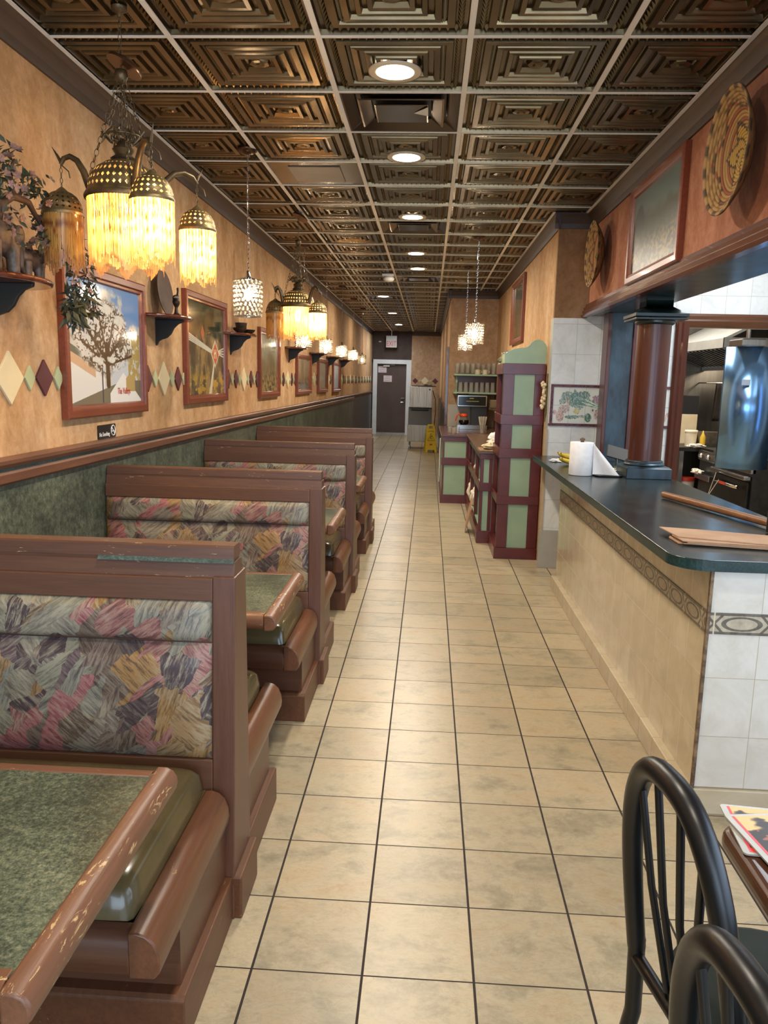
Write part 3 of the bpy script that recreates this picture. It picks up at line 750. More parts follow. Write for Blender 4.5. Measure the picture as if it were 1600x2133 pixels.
def art_snow(U, V):
    n = vnoise(U, V, 10, 9, 1, 4); n2 = vnoise(U, V, 26, 24, 2, 3); nf = vnoise(U, V, 60, 50, 8, 2)
    img = np.ones(U.shape+(3,))*np.array((.80, .80, .76))
    sky = sm(V-(.72-.9*(U-.15)*(U-.15)*0)+.10*(n-.5)*4, 0, .10)
    img = lay(img, sm(V+.25*(n-.5)*2-.30*np.clip(1-np.hypot((U-.45)/.42, (V-.95)/.35), 0, 1), .60, .74), (.42, .58, .78))
    # snow bank and wall
    img = lay(img, ((V < .44-.42*U) & (U < .45)).astype(float), (.88, .88, .86))
    img = lay(img, ((V < .44-.40*U) & (V > .36-.42*U) & (U < .33)).astype(float)*.8, (.80, .62, .46))
    img = lay(img, ((V > .44-.40*U) & (V < .50-.42*U) & (U < .38)).astype(float), (.32, .38, .36))
    img = lay(img, ((U > .55) & (V < .40)).astype(float)*.9, (.76, .80, .84))
    img = lay(img, ((U > .80) & (V < .62) & (U < .99)).astype(float)*sm(n2, .25, .5), (.66, .58, .34))
    # road
    img = lay(img, ((V < .20) & (V < .26*(U+.05))).astype(float)*.95, (.42, .41, .34))
    # tree crown: snow lobes over dark limbs
    r = np.hypot((U-.47)/.43, (V-.56)/.33); crown = 1-sm(r+.5*(n-.5), .75, 1.0)
    img = lay(img, crown, (.84, .84, .81)); img = lay(img, crown*sm(n2+.25*(n-.5)-.10*(V-.5), .42, .50), (.24, .21, .17))
    img = lay(img, crown*sm(n2, .60, .66)*.9, (.90, .89, .85))
    img = lay(img, crown*sm(nf, .70, .76)*.7, (.18, .16, .13))
    for (a, b, w) in (((.50, .16), (.49, .50), .030), ((.49, .36), (.25, .60), .014), ((.49, .38), (.72, .58), .015), ((.49, .42), (.40, .72), .011), ((.50, .42), (.60, .72), .011), ((.49, .33), (.16, .52), .009), ((.50, .33), (.85, .42), .010)):
        img = lay(img, 1-sm(dseg(U, V, a, b), w*.7, w+.006*n2), (.20, .17, .14))
    for cx, cy, rx, ry in ((.38, .88, .09, .10), (.50, .80, .10, .05), (.68, .72, .09, .06), (.33, .70, .08, .05), (.55, .38, .07, .035), (.40, .36, .06, .04)):
        img = lay(img, (1-sm(np.hypot((U-cx)/rx, (V-cy)/ry)+.8*(n2-.5), .7, 1.0))*.92, (.87, .87, .84))
    # traveller figures: none; lamp post and snow heap
    img = lay(img, 1-sm(dseg(U, V, (.42, .02), (.42, .30)), .006, .010), (.15, .22, .32))
    img = lay(img, ((V < .27-abs(U-.72)*.9) & (U > .52)).astype(float), (.90, .90, .88))
    img = lay(img, ((U > .76) & (V > .10) & (V < .25) & (U < .90) & (V < .75*U-.35)).astype(float), (.70, .60, .38))
    return img
def art_sign(U, V):
    n = vnoise(U, V, 16, 5, 11, 4); n2 = vnoise(U, V, 14, 16, 12, 4)
    img = np.ones(U.shape+(3,))*np.array((.42, .38, .28)); img = lay(img, sm(n, .45, .62), (.62, .52, .34)); img = lay(img, sm(n, .35, .25)*0+sm(.42-n, 0, .1), (.27, .25, .20))
    img = lay(img, sm(V, .60, .72), (.36, .36, .26)); img = lay(img, sm(V, .6, .75)*sm(n2, .5, .62), (.24, .27, .22))
    img = lay(img, sm(.28-V, 0, .12)*sm(n2, .52, .62), (.72, .58, .26))
    for k in range(4):
        img = lay(img, 1-sm(dseg(U, V, (0, .60+.022*k), (.66, .47+.01*k)), .006, .009), (.86, .85, .78))
        img = lay(img, 1-sm(dseg(U, V, (.82, .47+.01*k), (1.0, .44+.035*k)), .007, .010), (.86, .85, .78))
        img = lay(img, 1-sm(dseg(U, V, (.56+.018*k, .0), (.70+.006*k, .36)), .006, .009), (.85, .84, .77))
    d = np.abs(U-.74)/.125+np.abs(V-.47)/.17
    img = lay(img, 1-sm(d, .95, 1.0), (.83, .81, .74)); d = np.abs(U-.745)/.10+np.abs(V-.465)/.13
    img = lay(img, 1-sm(d, .95, 1.0), (.80, .36, .20))
    for a, b in (((.715, .42), (.715, .51)), ((.715, .46), (.765, .49)), ((.765, .42), (.765, .51))):
        img = lay(img, 1-sm(dseg(U, V, a, b), .008, .012), (.90, .88, .80))
    img = lay(img, 1-sm(np.abs(U-.40)/.05+np.abs(V-.68)/.09, .9, 1.0), (.74, .46, .34))
    return img
def art_mist(seed, c1, c2, c3):
    def fn(U, V):
        n = vnoise(U, V, 9, 8, seed, 4); n2 = vnoise(U, V, 22, 26, seed+1, 3)
        img = np.ones(U.shape+(3,))*np.array(c1); img = lay(img, sm(V+.5*(n-.5), .45, .75), c2)
        img = lay(img, sm(.5-V, 0, .3)*sm(n2, .48, .60), c3); img = lay(img, sm(.45-V, 0, .3)*sm(.45-n2, 0, .08), (.16, .15, .11))
        return img
    return fn
t, M, w, h = picture('large cherry-framed winter print of a snow-laden tree, above the no smoking sign', 3.47, 4.49, 1.365, 2.075, art_snow, nx=460)
text('poster_lettering', 'The Valleys', .048, P('red_print', 'b5483a', None, 4, .5), M @ Matrix.Translation((.20, -.235, .002)), t, sx=.8, ext=.0004)
picture('cherry-framed dark print with orange diamond road sign and white arms, second along the left wall', 5.245, 6.325, 1.38, 2.145, art_sign, nx=360)
picture('cherry-framed misty grey green landscape print, third along the left wall', 7.57, 8.58, 1.37, 2.05, art_mist(21, (.44, .43, .33), (.56, .60, .54), (.66, .56, .34)), nx=110)
picture('cherry-framed brown and grey print behind the first far crystal pendant, fourth along the left wall', 9.72, 10.90, 1.365, 1.875, art_mist(31, (.50, .44, .34), (.60, .56, .46), (.42, .40, .36)), nx=80)
picture('cherry-framed dusky green print, fifth along the left wall', 11.61, 12.68, 1.36, 1.867, art_mist(41, (.36, .38, .34), (.50, .52, .48), (.66, .62, .50)), nx=80)
picture('cherry-framed pale print, last one down the left wall', 13.40, 14.50, 1.34, 1.857, art_mist(51, (.60, .58, .52), (.78, .77, .72), (.36, .33, .28)), nx=60)

# no smoking plate
t = thing('no_smoking_sign', 'small black no smoking plate above the chair rail', 'sign', (XW, 3.955, 1.247))
p = rrect(3.845, 1.247, 4.068, 1.317, .008, 4)
MB().prism(p, 'x', XW+.0005, XW+.005).build('plate', M_black, t)
M_ink = P('white_print', 'e4e0d8', None, 4, .6)
text('lettering', 'No Smoking', .030, M_ink, frame_m((XW+.0055, 3.922, 1.268), (0, 1, 0), (0, 0, 1)), t, sx=.86)
m = MB(); c = (4.032, 1.283)
m.tube([(XW+.0058, c[0]+.026*math.cos(a), c[1]+.026*math.sin(a)) for a in [2*PI*k/24 for k in range(24)]], .0028, 6, closed=True)
m.tube([(XW+.0058, c[0]-.018, c[1]+.018), (XW+.0058, c[0]+.018, c[1]-.018)], .0026, 6); m.tube([(XW+.0056, c[0]-.016, c[1]-.004), (XW+.0056, c[0]+.014, c[1]-.004)], .0024, 6)
m.build('crossed_cigarette_symbol', M_ink, t)

# diamonds
def diamond(yc, zc, hw_, hh, mat, label, group, x=XW, facing='L'):
    m = MB()
    if facing == 'L': m.prism([(yc-hw_, zc), (yc, zc-hh), (yc+hw_, zc), (yc, zc+hh)], 'x', x+.0005, x+.011)
    else: m.prism([(yc-hw_, zc), (yc, zc-hh), (yc+hw_, zc), (yc, zc+hh)], 'y', x-.011, x-.0005)
    return tag(m.build('wall_diamond', mat, bevel=.0015), label, 'wall decoration', group)
ORD = ['first', 'second', 'third', 'fourth', 'fifth', 'sixth', 'seventh', 'eighth', 'ninth', 'tenth', 'eleventh', 'twelfth', 'thirteenth', 'fourteenth', 'fifteenth', 'sixteenth', 'seventeenth', 'eighteenth', 'nineteenth', 'twentieth']+['twenty-'+q for q in ('first', 'second', 'third', 'fourth', 'fifth', 'sixth', 'seventh', 'eighth', 'ninth')]+['thirtieth']+['thirty-'+q for q in ('first', 'second', 'third', 'fourth', 'fifth', 'sixth')]
def run(seq, y0, step, where):
    cnt = {}
    ys = y0
    for k, ch in enumerate(seq):
        cnt[ch] = cnt.get(ch, 0)+1
        nm, mat, hw_, hh = {'C': ('cream', M_cream, .105, .105), 'M': ('maroon', M_maroon_d, .074, .078), 'm': ('mint', M_mint_d, .042, .052)}[ch]
        tot = seq.count(ch)
        if k: ys += prevw+hw_+step
        prevw = hw_
        size = {'C': 'large', 'M': 'middle-sized', 'm': 'small'}[ch]
        lb = '%s%s wall diamond %s' % ('' if tot == 1 else ORD[cnt[ch]-1]+' ', nm, where)
        diamond(ys, 1.552, hw_, hh, mat, lb, nm+' diamonds of the wall band')
between_1 = 'between the snowy tree and road sign pictures'; between_2 = 'between the road sign picture and misty landscape'
run('CmMm', 3.03, .010, 'left of the snowy tree picture')
run('MmCmMm', 4.567, .009, between_1)
run('MmMmCmMmM', 6.44, .012, between_2)
run('MmMmCmMmM', 8.66, .006, 'between the third and fourth pictures')
run('MmCmM', 11.02, .010, 'between the fourth and fifth pictures')
run('mCmM', 12.78, .012, 'between the fifth and last pictures')
ys = 14.64
pat = 'MmCmMm'*20
prev = None; k = 0; far = {}
while ys < 22.5:
    ch = pat[k]; nm, mat, hw_, hh = {'C': ('cream', M_cream, .105, .105), 'M': ('maroon', M_maroon_d, .074, .078), 'm': ('mint', M_mint_d, .042, .052)}[ch]
    if prev is not None: ys += prev+hw_+.01
    prev = hw_; k += 1; far[ch] = far.get(ch, 0)+1
    diamond(ys, 1.552, hw_, hh, mat, '%s %s wall diamond beyond the last picture' % (ORD[far[ch]-1], nm), 'far %s diamonds beyond the last picture' % nm)
for x, nm, mat, hh, lb in ((-.40, 'maroon', M_maroon_d, .080, 'maroon wall diamond left above the ice machine'), (-.27, 'mint', M_mint_d, .04, 'small mint wall diamond left of the cream one above the ice machine'), (-.12, 'cream', M_cream, .115, 'large cream wall diamond above the ice machine'), (.04, 'mint', M_mint_d, .04, 'small mint wall diamond right of the cream one above the ice machine'), (.17, 'maroon', M_maroon_d, .080, 'maroon wall diamond right above the ice machine')):
    diamond(x, 1.56, hh, hh, mat, lb, 'diamonds on the end wall', x=22.6, facing='Y')

# ---------------------------------------------------------------- corbelled wall shelves
def make_shelf(yc, label, hl=.27, dp=.215, z=1.925):
    t = thing('wall_shelf', label, 'shelf', (XW, yc, z-.16), 0, 'half-round wall shelves with black brackets')
    pts = [(XW, yc-hl)]+[(XW+dp*math.cos(a), yc+hl*math.sin(a)) for a in [-PI/2+PI*k/28 for k in range(1, 28)]]+[(XW, yc+hl)]
    MB().prism(pts, 'z', z-.022, z).build('shelf_board', M_mahog_sh, t, bevel=.009, seg=3)
    q = [(XW, z-.022), (XW+.175, z-.022), (XW+.172, z-.034), (XW+.14, z-.046), (XW+.115, z-.070), (XW+.095, z-.105), (XW+.070, z-.128), (XW+.035, z-.140), (XW+.018, z-.150), (XW+.008, z-.172), (XW, z-.175)]
    MB().prism(q, 'y', yc-.010, yc+.010).build('bracket', M_bracket, t, bevel=.002)
    return t
M_mahog_sh = wood('mahogany_shelf', '43190d', '5f2817', .2, 1, coat=.5)
SH = [2.93, 4.74, 6.53, 9.27, 11.1, 12.9, 14.7]
sl = ['wall shelf left edge, holding the blossom plant and elephants', 'wall shelf holding a round plate and bird figure', 'wall shelf holding dark bowls beside the misty landscape', 'wall shelf holding the mortar and pestle',
      'empty wall shelf just beyond the mortar shelf', 'empty wall shelf second beyond the mortar shelf', 'empty wall shelf farthest down the hall']
sh0 = make_shelf(SH[0], sl[0])
for y, lb in zip(SH[1:], sl[1:]): dup(sh0, (XW, y, 1.765), label=lb)
ZS = 1.9255
def remesh_obj(o, vox):
    r = o.modifiers.new('merge', 'REMESH'); r.mode = 'VOXEL'; r.voxel_size = vox; r.use_smooth_shade = True
    s_ = o.modifiers.new('smooth', 'SMOOTH'); s_.iterations = 3; s_.factor = .5
    return o
M_eleph = P('grey_brown_carved_stone', '3c342e', '5c5048', 30, .45, 0, .4)
def elephant(y, x, sc, label, face):
    m = MB()
    e = lambda c, r, s_: m.ball((x+c[0]*sc, y+face*c[1]*sc, ZS+c[2]*sc), r*sc, 14, 10, s_)
    e((0, 0, .115), .075, (.75, 1.25, .85)); e((0, .105, .135), .045, (.85, 1, 1.05))
    for lx in (-.032, .032):
        for ly in (-.062, .055):
            m.tube([(x+lx*sc, y+face*ly*sc, ZS+.10*sc), (x+lx*sc, y+face*ly*sc, ZS+.002)], [.026*sc, .022*sc], 10)
    m.tube([(x, y+face*.135*sc, ZS+.13*sc), (x, y+face*.165*sc, ZS+.09*sc), (x, y+face*.168*sc, ZS+.04*sc), (x, y+face*.185*sc, ZS+.02*sc)], [.020*sc, .016*sc, .012*sc, .009*sc], 8)
    for lx in (-1, 1): e((lx*.045, .085, .135), .036, (.35, .8, 1.0))
    m.tube([(x, y-face*.095*sc, ZS+.14*sc), (x, y-face*.112*sc, ZS+.07*sc)], .006*sc, 6)
    o = m.build('elephant_figurine', M_eleph); remesh_obj(o, .0055*sc/.9); tag(o, label, 'figurine', 'elephant figurines on the left shelf')
elephant(2.80, -1.555, 1.05, 'larger carved elephant figurine on the left shelf, cut by the frame edge', 1)
elephant(3.065, -1.575, .72, 'smaller carved elephant figurine near the right tip of the left shelf', 1)

# blossom tree plant
def leaf_quads(m, c, n, r, size, rnd, col=None):
    for _ in range(n):
        d = Vector((rnd.gauss(0, 1), rnd.gauss(0, 1), rnd.gauss(0, 1))).normalized(); p = Vector(c)+d*r*rnd.random()**.5
        u = Vector((rnd.gauss(0, 1), rnd.gauss(0, 1), rnd.gauss(-.3, 1))).normalized(); w = u.orthogonal().normalized(); nn = u.cross(w)
        s_ = size*rnd.uniform(.6, 1.3)
        m.add([p, p+u*s_*.35+w*s_*.16+nn*s_*.05, p+u*s_, p+u*s_*.35-w*s_*.16+nn*s_*.05], [(0, 1, 2), (0, 2, 3)])
def blossoms(m, c, n, r, size, rnd):
    for _ in range(n):
        d = Vector((rnd.gauss(0, 1), rnd.gauss(0, 1), rnd.gauss(0, 1))).normalized(); p = Vector(c)+d*r*(.6+.5*rnd.random())
        ax = (d+Vector((.6, -.5, 0))).normalized(); u = ax.orthogonal().normalized(); w = ax.cross(u); o = rnd.random()*6
        for k in range(5):
            a = o+2*PI*k/5; q = u*math.cos(a)+w*math.sin(a); e = ax.cross(q); s_ = size
            m.add([p, p+q*s_*.6+e*s_*.38+ax*s_*.2, p+q*s_+ax*s_*.3, p+q*s_*.6-e*s_*.38+ax*s_*.2], [(0, 1, 2), (0, 2, 3)])
rnd = random.Random(3)
t = thing('artificial_blossom_tree', 'twisted artificial tree with mauve blossoms on the left shelf', 'artificial plant', (-1.56, 2.86, ZS))
tr = MB()
P0 = [(-1.60, 2.92, ZS+.0), (-1.60, 2.86, ZS+.10), (-1.56, 2.83, ZS+.17), (-1.55, 2.84, ZS+.24), (-1.54, 2.92, ZS+.285), (-1.53, 3.01, ZS+.28), (-1.53, 3.09, ZS+.22)]
tr.tube(P0, [.024, .020, .018, .017, .015, .012, .008], 10)
tr.tube([P0[3], (-1.58, 2.76, ZS+.31), (-1.58, 2.70, ZS+.34)], [.014, .010, .006], 8); tr.tube([P0[4], (-1.55, 2.92, ZS+.37), (-1.55, 2.96, ZS+.42)], [.012, .009, .005], 8)
tr.tube([(-1.61, 2.98, ZS+.0), (-1.55, 2.93, ZS+.09), (-1.56, 2.86, ZS+.14)], [.016, .013, .010], 8)
tr.build('trunk', P('brown_bark', '33251d', '4c382b', 20, .7, 0, .4), t)
lf = MB(); bl = MB()
M_leaf = P('dark_leaf', '2a2f21', '3c4330', 20, .6); M_blos = P('mauve_blossom', '6f544c', '8c6d66', 20, .6)
for c, r in (((-1.56, 2.76, ZS+.36), .08), ((-1.56, 2.86, ZS+.39), .08), ((-1.54, 2.97, ZS+.37), .085), ((-1.53, 3.07, ZS+.33), .085), ((-1.52, 3.14, ZS+.24), .065), ((-1.55, 2.84, ZS+.30), .06), ((-1.50, 3.10, ZS+.17), .055), ((-1.54, 2.82, ZS+.14), .04), ((-1.58, 2.70, ZS+.30), .08)):
    leaf_quads(lf, c, 46, r*.95, .042, rnd); blossoms(bl, c, 9, r, .017, rnd)
for c in ((-1.52, 2.86, ZS+.20), (-1.53, 2.86, ZS+.10), (-1.50, 3.02, ZS+.13)): blossoms(bl, c, 6, .035, .018, rnd); leaf_quads(lf, c, 14, .05, .04, rnd)
lf.build('foliage', M_leaf, t, fixn=False); bl.build('blossoms', M_blos, t, fixn=False)
t = thing('trailing_blossom_vine', 'trailing artificial vine with small pink flowers hanging in front of the snowy tree picture', 'artificial plant', (-1.55, 3.42, ZS-.22))
vn = MB(); lf = MB(); bl = MB()
for P1 in ([(-1.53, 3.08, ZS+.20), (-1.50, 3.22, ZS+.26), (-1.50, 3.36, ZS+.22), (-1.51, 3.44, ZS+.13), (-1.52, 3.50, ZS+.04), (-1.53, 3.55, ZS-.04), (-1.54, 3.58, ZS-.09)],
           [(-1.53, 3.05, ZS+.22), (-1.46, 3.16, ZS+.12), (-1.46, 3.22, ZS+.04), (-1.47, 3.25, ZS-.02), (-1.48, 3.27, ZS-.09), (-1.49, 3.28, ZS-.16)]):
    vn.tube(P1, .003, 6)
    for a, b in zip(P1[1:], P1[2:]):
        for q in (.2, .7):
            c = Vector(a).lerp(Vector(b), q); leaf_quads(lf, c, 16, .026, .036, rnd); blossoms(bl, c, 2, .018, .012, rnd)
for c in ((-1.48, 3.26, ZS-.05), (-1.48, 3.30, ZS-.11), (-1.49, 3.24, ZS-.10)): leaf_quads(lf, c, 40, .04, .055, rnd)
vn.build('stem', M_leaf, t); lf.build('foliage', M_leaf, t, fixn=False); bl.build('blossoms', P('pale_pink_blossom', 'b08c80', 'c4a294', 20, .6), t, fixn=False)

# plate and bird figure on the second shelf
o = MB(); o.lathe([(.0, .0), (.085, .002), (.133, .014), (.135, .020), (.085, .008), (0, .006)], n=40)
R_ = Matrix.Translation((-1.62, 4.76, ZS+.136)) @ Matrix.Rotation(PI/2-.12, 4, 'Y')
o.xf(R_); tag(o.build('display_plate', P('dark_wood_plate', '3a281f', '4c3628', 10, .7)), 'round dark wooden plate leaning on the wall above the second shelf', 'plate')
m = MB(); bx, by = -1.53, 4.74
m.lathe([(.028, 0), (.030, .006), (.014, .016), (.010, .05), (.022, .075), (.024, .09)], (bx, by, ZS), 16)
m.ball((bx, by, ZS+.105), .026, 12, 8, (.8, 1.5, .8)); m.tube([(bx, by+.02, ZS+.115), (bx, by+.035, ZS+.145), (bx, by+.03, ZS+.165), (bx, by+.045, ZS+.172)], [.010, .007, .009, .003], 8); m.tube([(bx, by-.03, ZS+.11), (bx, by-.055, ZS+.10)], [.012, .004], 8)
o = m.build('bird_figurine', P('dark_bronze_figure', '2a1f18', '40302200'[:6], 12, .35, .3)); remesh_obj(o, .0045); tag(o, 'dark bird figurine standing in front of the round plate', 'figurine')
# bowls on third shelf
for k, (x, y, r, h_, lb) in enumerate(((-1.56, 6.50, .050, .085, 'dark upright metal cup at the back of the third shelf'), (-1.545, 6.39, .058, .038, 'dark shallow bowl left on the third shelf'), (-1.52, 6.60, .056, .036, 'dark shallow bowl right on the third shelf'))):
    o = MB().lathe([(.4*r, 0), (.45*r, .004), (r*.85, h_*.5), (r, h_), (r*.94, h_), (r*.78, h_*.5), (0, .012)], (x, y, ZS), 28)
    tag(o.build('metal_bowl', P('dark_tin', '3a2f27', '54453a', 16, .38, .6)), lb, 'bowl', 'dark vessels on the third shelf')
t = thing('mortar_and_pestle', 'reddish brass mortar with its pestle on the fourth shelf', 'mortar', (-1.55, 9.27, ZS))
MB().lathe([(.045, 0), (.046, .008), (.030, .025), (.040, .05), (.060, .13), (.066, .14), (.056, .14), (.034, .05), (0, .04)], (-1.55, 9.27, ZS), 28).build('mortar', P('copper_mortar', '4a2a1e', '6a3e2c', 10, .35, .6), t)
MB().tube([(-1.55, 9.27, ZS+.06), (-1.56, 9.22, ZS+.16), (-1.565, 9.19, ZS+.215)], [.018, .010, .014], 10).build('pestle', P('dark_iron', '231a16', None, 5, .4, .5), t)

# ---------------------------------------------------------------- moroccan chandeliers
def brass_mat():
    g = G('pierced_antique_brass'); v = g.coord(); n1 = g.noise(v, 26, 5)
    a = g.n('Attribute', attribute_name='Col'); sp = g.n('SeparateColor'); g.put(sp.inputs[0], a.outputs['Color'])
    # Col.r = turns around the dome, Col.g = band height, Col.b = pierced zone
    fu = g.m_('FRACT', sp.outputs[0]); fv = g.m_('FRACT', sp.outputs[1])
    d = g.m_('ADD', g.m_('ABSOLUTE', g.m_('SUBTRACT', fu, .5)), g.m_('ABSOLUTE', g.m_('SUBTRACT', fv, .5)))
    hole = g.m_('MULTIPLY', g.m_('LESS_THAN', d, .30), g.m_('GREATER_THAN', sp.outputs[2], .5))
    col = g.ramp(n1, [(.35, '5c4e35'), (.65, '83714c')])
    b = g.pbr(col, .45, .6, g.bump(g.m_('SUBTRACT', n1, g.m_('MULTIPLY', g.m_('LESS_THAN', d, .42), .5)), .4, .003))
    tr = g.n('BsdfTransparent'); mx = g.n('MixShader'); g.put(mx.inputs[0], hole)
    g.t.links.new(b.outputs[0], mx.inputs[1]); g.t.links.new(tr.outputs[0], mx.inputs[2]); g.t.links.new(mx.outputs[0], g.out.inputs[0])
    return g.m
M_pierced = brass_mat(); M_brassp = P('antique_brass', '4d4130', '6b5a3e', 24, .42, .65, .1)
def beads_mat():
    g = G('amber_glass_beads'); a = g.n('Attribute', attribute_name='Col')
    d = g.n('BsdfDiffuse'); g.put(d.inputs[0], a.outputs['Color']); tl = g.n('BsdfTranslucent'); g.put(tl.inputs[0], a.outputs['Color'])
    gl = g.n('BsdfGlossy'); gl.inputs['Roughness'].default_value = .2
    m1 = g.n('MixShader'); m1.inputs[0].default_value = .62; g.t.links.new(d.outputs[0], m1.inputs[1]); g.t.links.new(tl.outputs[0], m1.inputs[2])
    m2 = g.n('MixShader'); m2.inputs[0].default_value = .07; g.t.links.new(m1.outputs[0], m2.inputs[1]); g.t.links.new(gl.outputs[0], m2.inputs[2])
    g.t.links.new(m2.outputs[0], g.out.inputs[0]); return g.m
M_beads = beads_mat()
def emis_mat(name, col, s_):
    g = G(name); e = g.n('Emission'); g.put(e.inputs[0], lin(col)); e.inputs[1].default_value = s_; g.t.links.new(e.outputs[0], g.out.inputs[0]); return g.m
M_bulb = emis_mat('lit_warm_bulb', 'ffd8a0', 300); M_bulb_off = P('frosted_bulb', 'd8cfc0', None, 4, .4)
M_bulbd = emis_mat('dim_crystal_bulb', 'ffe0b8', 25); M_bulbw = emis_mat('lit_crystal_bulb', 'ffe6c4', 120)
def dome(m, c, prof, n, reps, zones):
    vs, fs, cs = [], [], []
    for i, (r, z) in enumerate(prof):
        for k in range(n+1):
            a = 2*PI*k/n; vs.append((c[0]+r*math.cos(a), c[1]+r*math.sin(a), c[2]+z)); cs.append((k/n*reps, zones[i][0], zones[i][1]))
    for i in range(len(prof)-1):
        for k in range(n): fs.append((i*(n+1)+k, i*(n+1)+k+1, (i+1)*(n+1)+k+1, (i+1)*(n+1)+k))
    m.add(vs, fs, True, cs)
def fringe(m, c, r, L, zig, nz, n, rs, jit, seed, inner=False):
    rn = random.Random(seed); amber = np.array(lin('e0b566')); rust = np.array(lin('99592f')); pale = np.array(lin('e2c98e'))
    for k in range(n):
        a = 2*PI*(k+rn.uniform(-.2, .2))/n; tri = abs(((a*nz/(2*PI)) % 1)*2-1)
        ln = L+zig*(1-tri)+rn.uniform(-jit, jit)
        x = c[0]+r*math.cos(a)+rn.uniform(-.001, .001); y = c[1]+r*math.sin(a)+rn.uniform(-.001, .001)
        ta = a+PI/2; tx, ty = math.cos(ta), math.sin(ta); ox, oy = math.cos(a), math.sin(a)
        segs = 9; vs, cs = [], []
        for i in range(segs+1):
            z = -ln*i/segs
            zz = -z-(.04+zig*.6*(1-tri))
            col = amber if abs(zz) > .012 else rust
            if -z > ln-.035: col = rust*.8+pale*.3
            elif -z > ln*.72: col = (rust+amber)/2
            if inner: col = pale
            w = rs*(.8+.4*(i % 2))*(1.0 if i < segs*.66 else .62) if i < segs else rs*1.3
            dx = rn.uniform(-.0008, .0008) if i else 0
            for q in (-1, 1):
                vs.append((x+tx*(w*q*1.15+dx), y+ty*(w*q*1.15+dx), c[2]+z)); cs.append(tuple(col))
        fs = []
        for i in range(segs): fs.append((i*2, i*2+1, i*2+3, i*2+2))
        m.add(vs, fs, False, cs)
def chain(m, a, b, link=.026, r=.0016, w=.007):
    a, b = Vector(a), Vector(b); L = (b-a).length; n = max(2, int(L/(link*.8))); t = (b-a).normalized(); u = t.orthogonal().normalized(); v = t.cross(u)
    for k in range(n):
        c = a.lerp(b, (k+.5)/n); s_ = u if k % 2 else v
        m.tube([c+t*math.cos(q)*link*.5+s_*math.sin(q)*w for q in [2*PI*j/8 for j in range(8)]], r, 4, closed=True)
def lamp(root, cx, cy, ztop, r, capH, L, lit, seed, dens=1.0, sub=True):
    """bell cap with a bead skirt hanging below; ztop = top of cap"""
    m = MB(); prof = [(r*1.02, 0), (r*1.04, capH*.07), (r*1.0, capH*.14), (r*.97, capH*.16), (r*.95, capH*.32), (r*.88, capH*.48), (r*.72, capH*.66), (r*.50, capH*.78), (r*.30, capH*.84), (r*.22, capH*.90), (r*.10, capH*.97), (r*.04, capH*1.0)]
    pz = [(0, 0), (0, 0), (0, 0), (0, 1), (1, 1), (2, 1), (3, 1), (4, 0), (5, 0), (5, 0), (5, 0), (5, 0)]
    zb = ztop-capH
    dome(m, (cx, cy, zb), prof, 40, max(14, int(r*260)), pz)
    cap = m.build('lamp_cap', M_pierced, root, fixn=False)
    f = MB(); fringe(f, (cx, cy, zb+.004), r*.99, L, .040 if r < .12 else .055, 6 if r < .12 else 8, int(2*PI*r/.0052*dens), .0021, .006, seed)
    fringe(f, (cx, cy, zb+.004), r*.90, L*.93, .03, 7, int(2*PI*r*.9/.0070*dens), .0020, .008, seed+1, True)
    f.build('bead_fringe', M_beads, cap, fixn=False)
    b = MB(); zc = zb-.055
    b.lathe([(.010, .05), (.013, .035), (.026, .005), (.030, -.015), (.022, -.035), (0, -.043)], (cx, cy, zc), 16)
    b.build('light_bulb', M_bulb if lit else M_bulb_off, cap)
    MB().lathe([(.014, 0), (.016, .02), (.014, .05)], (cx, cy, zc+.045), 12).build('socket', M_brassp, cap)
    return zb
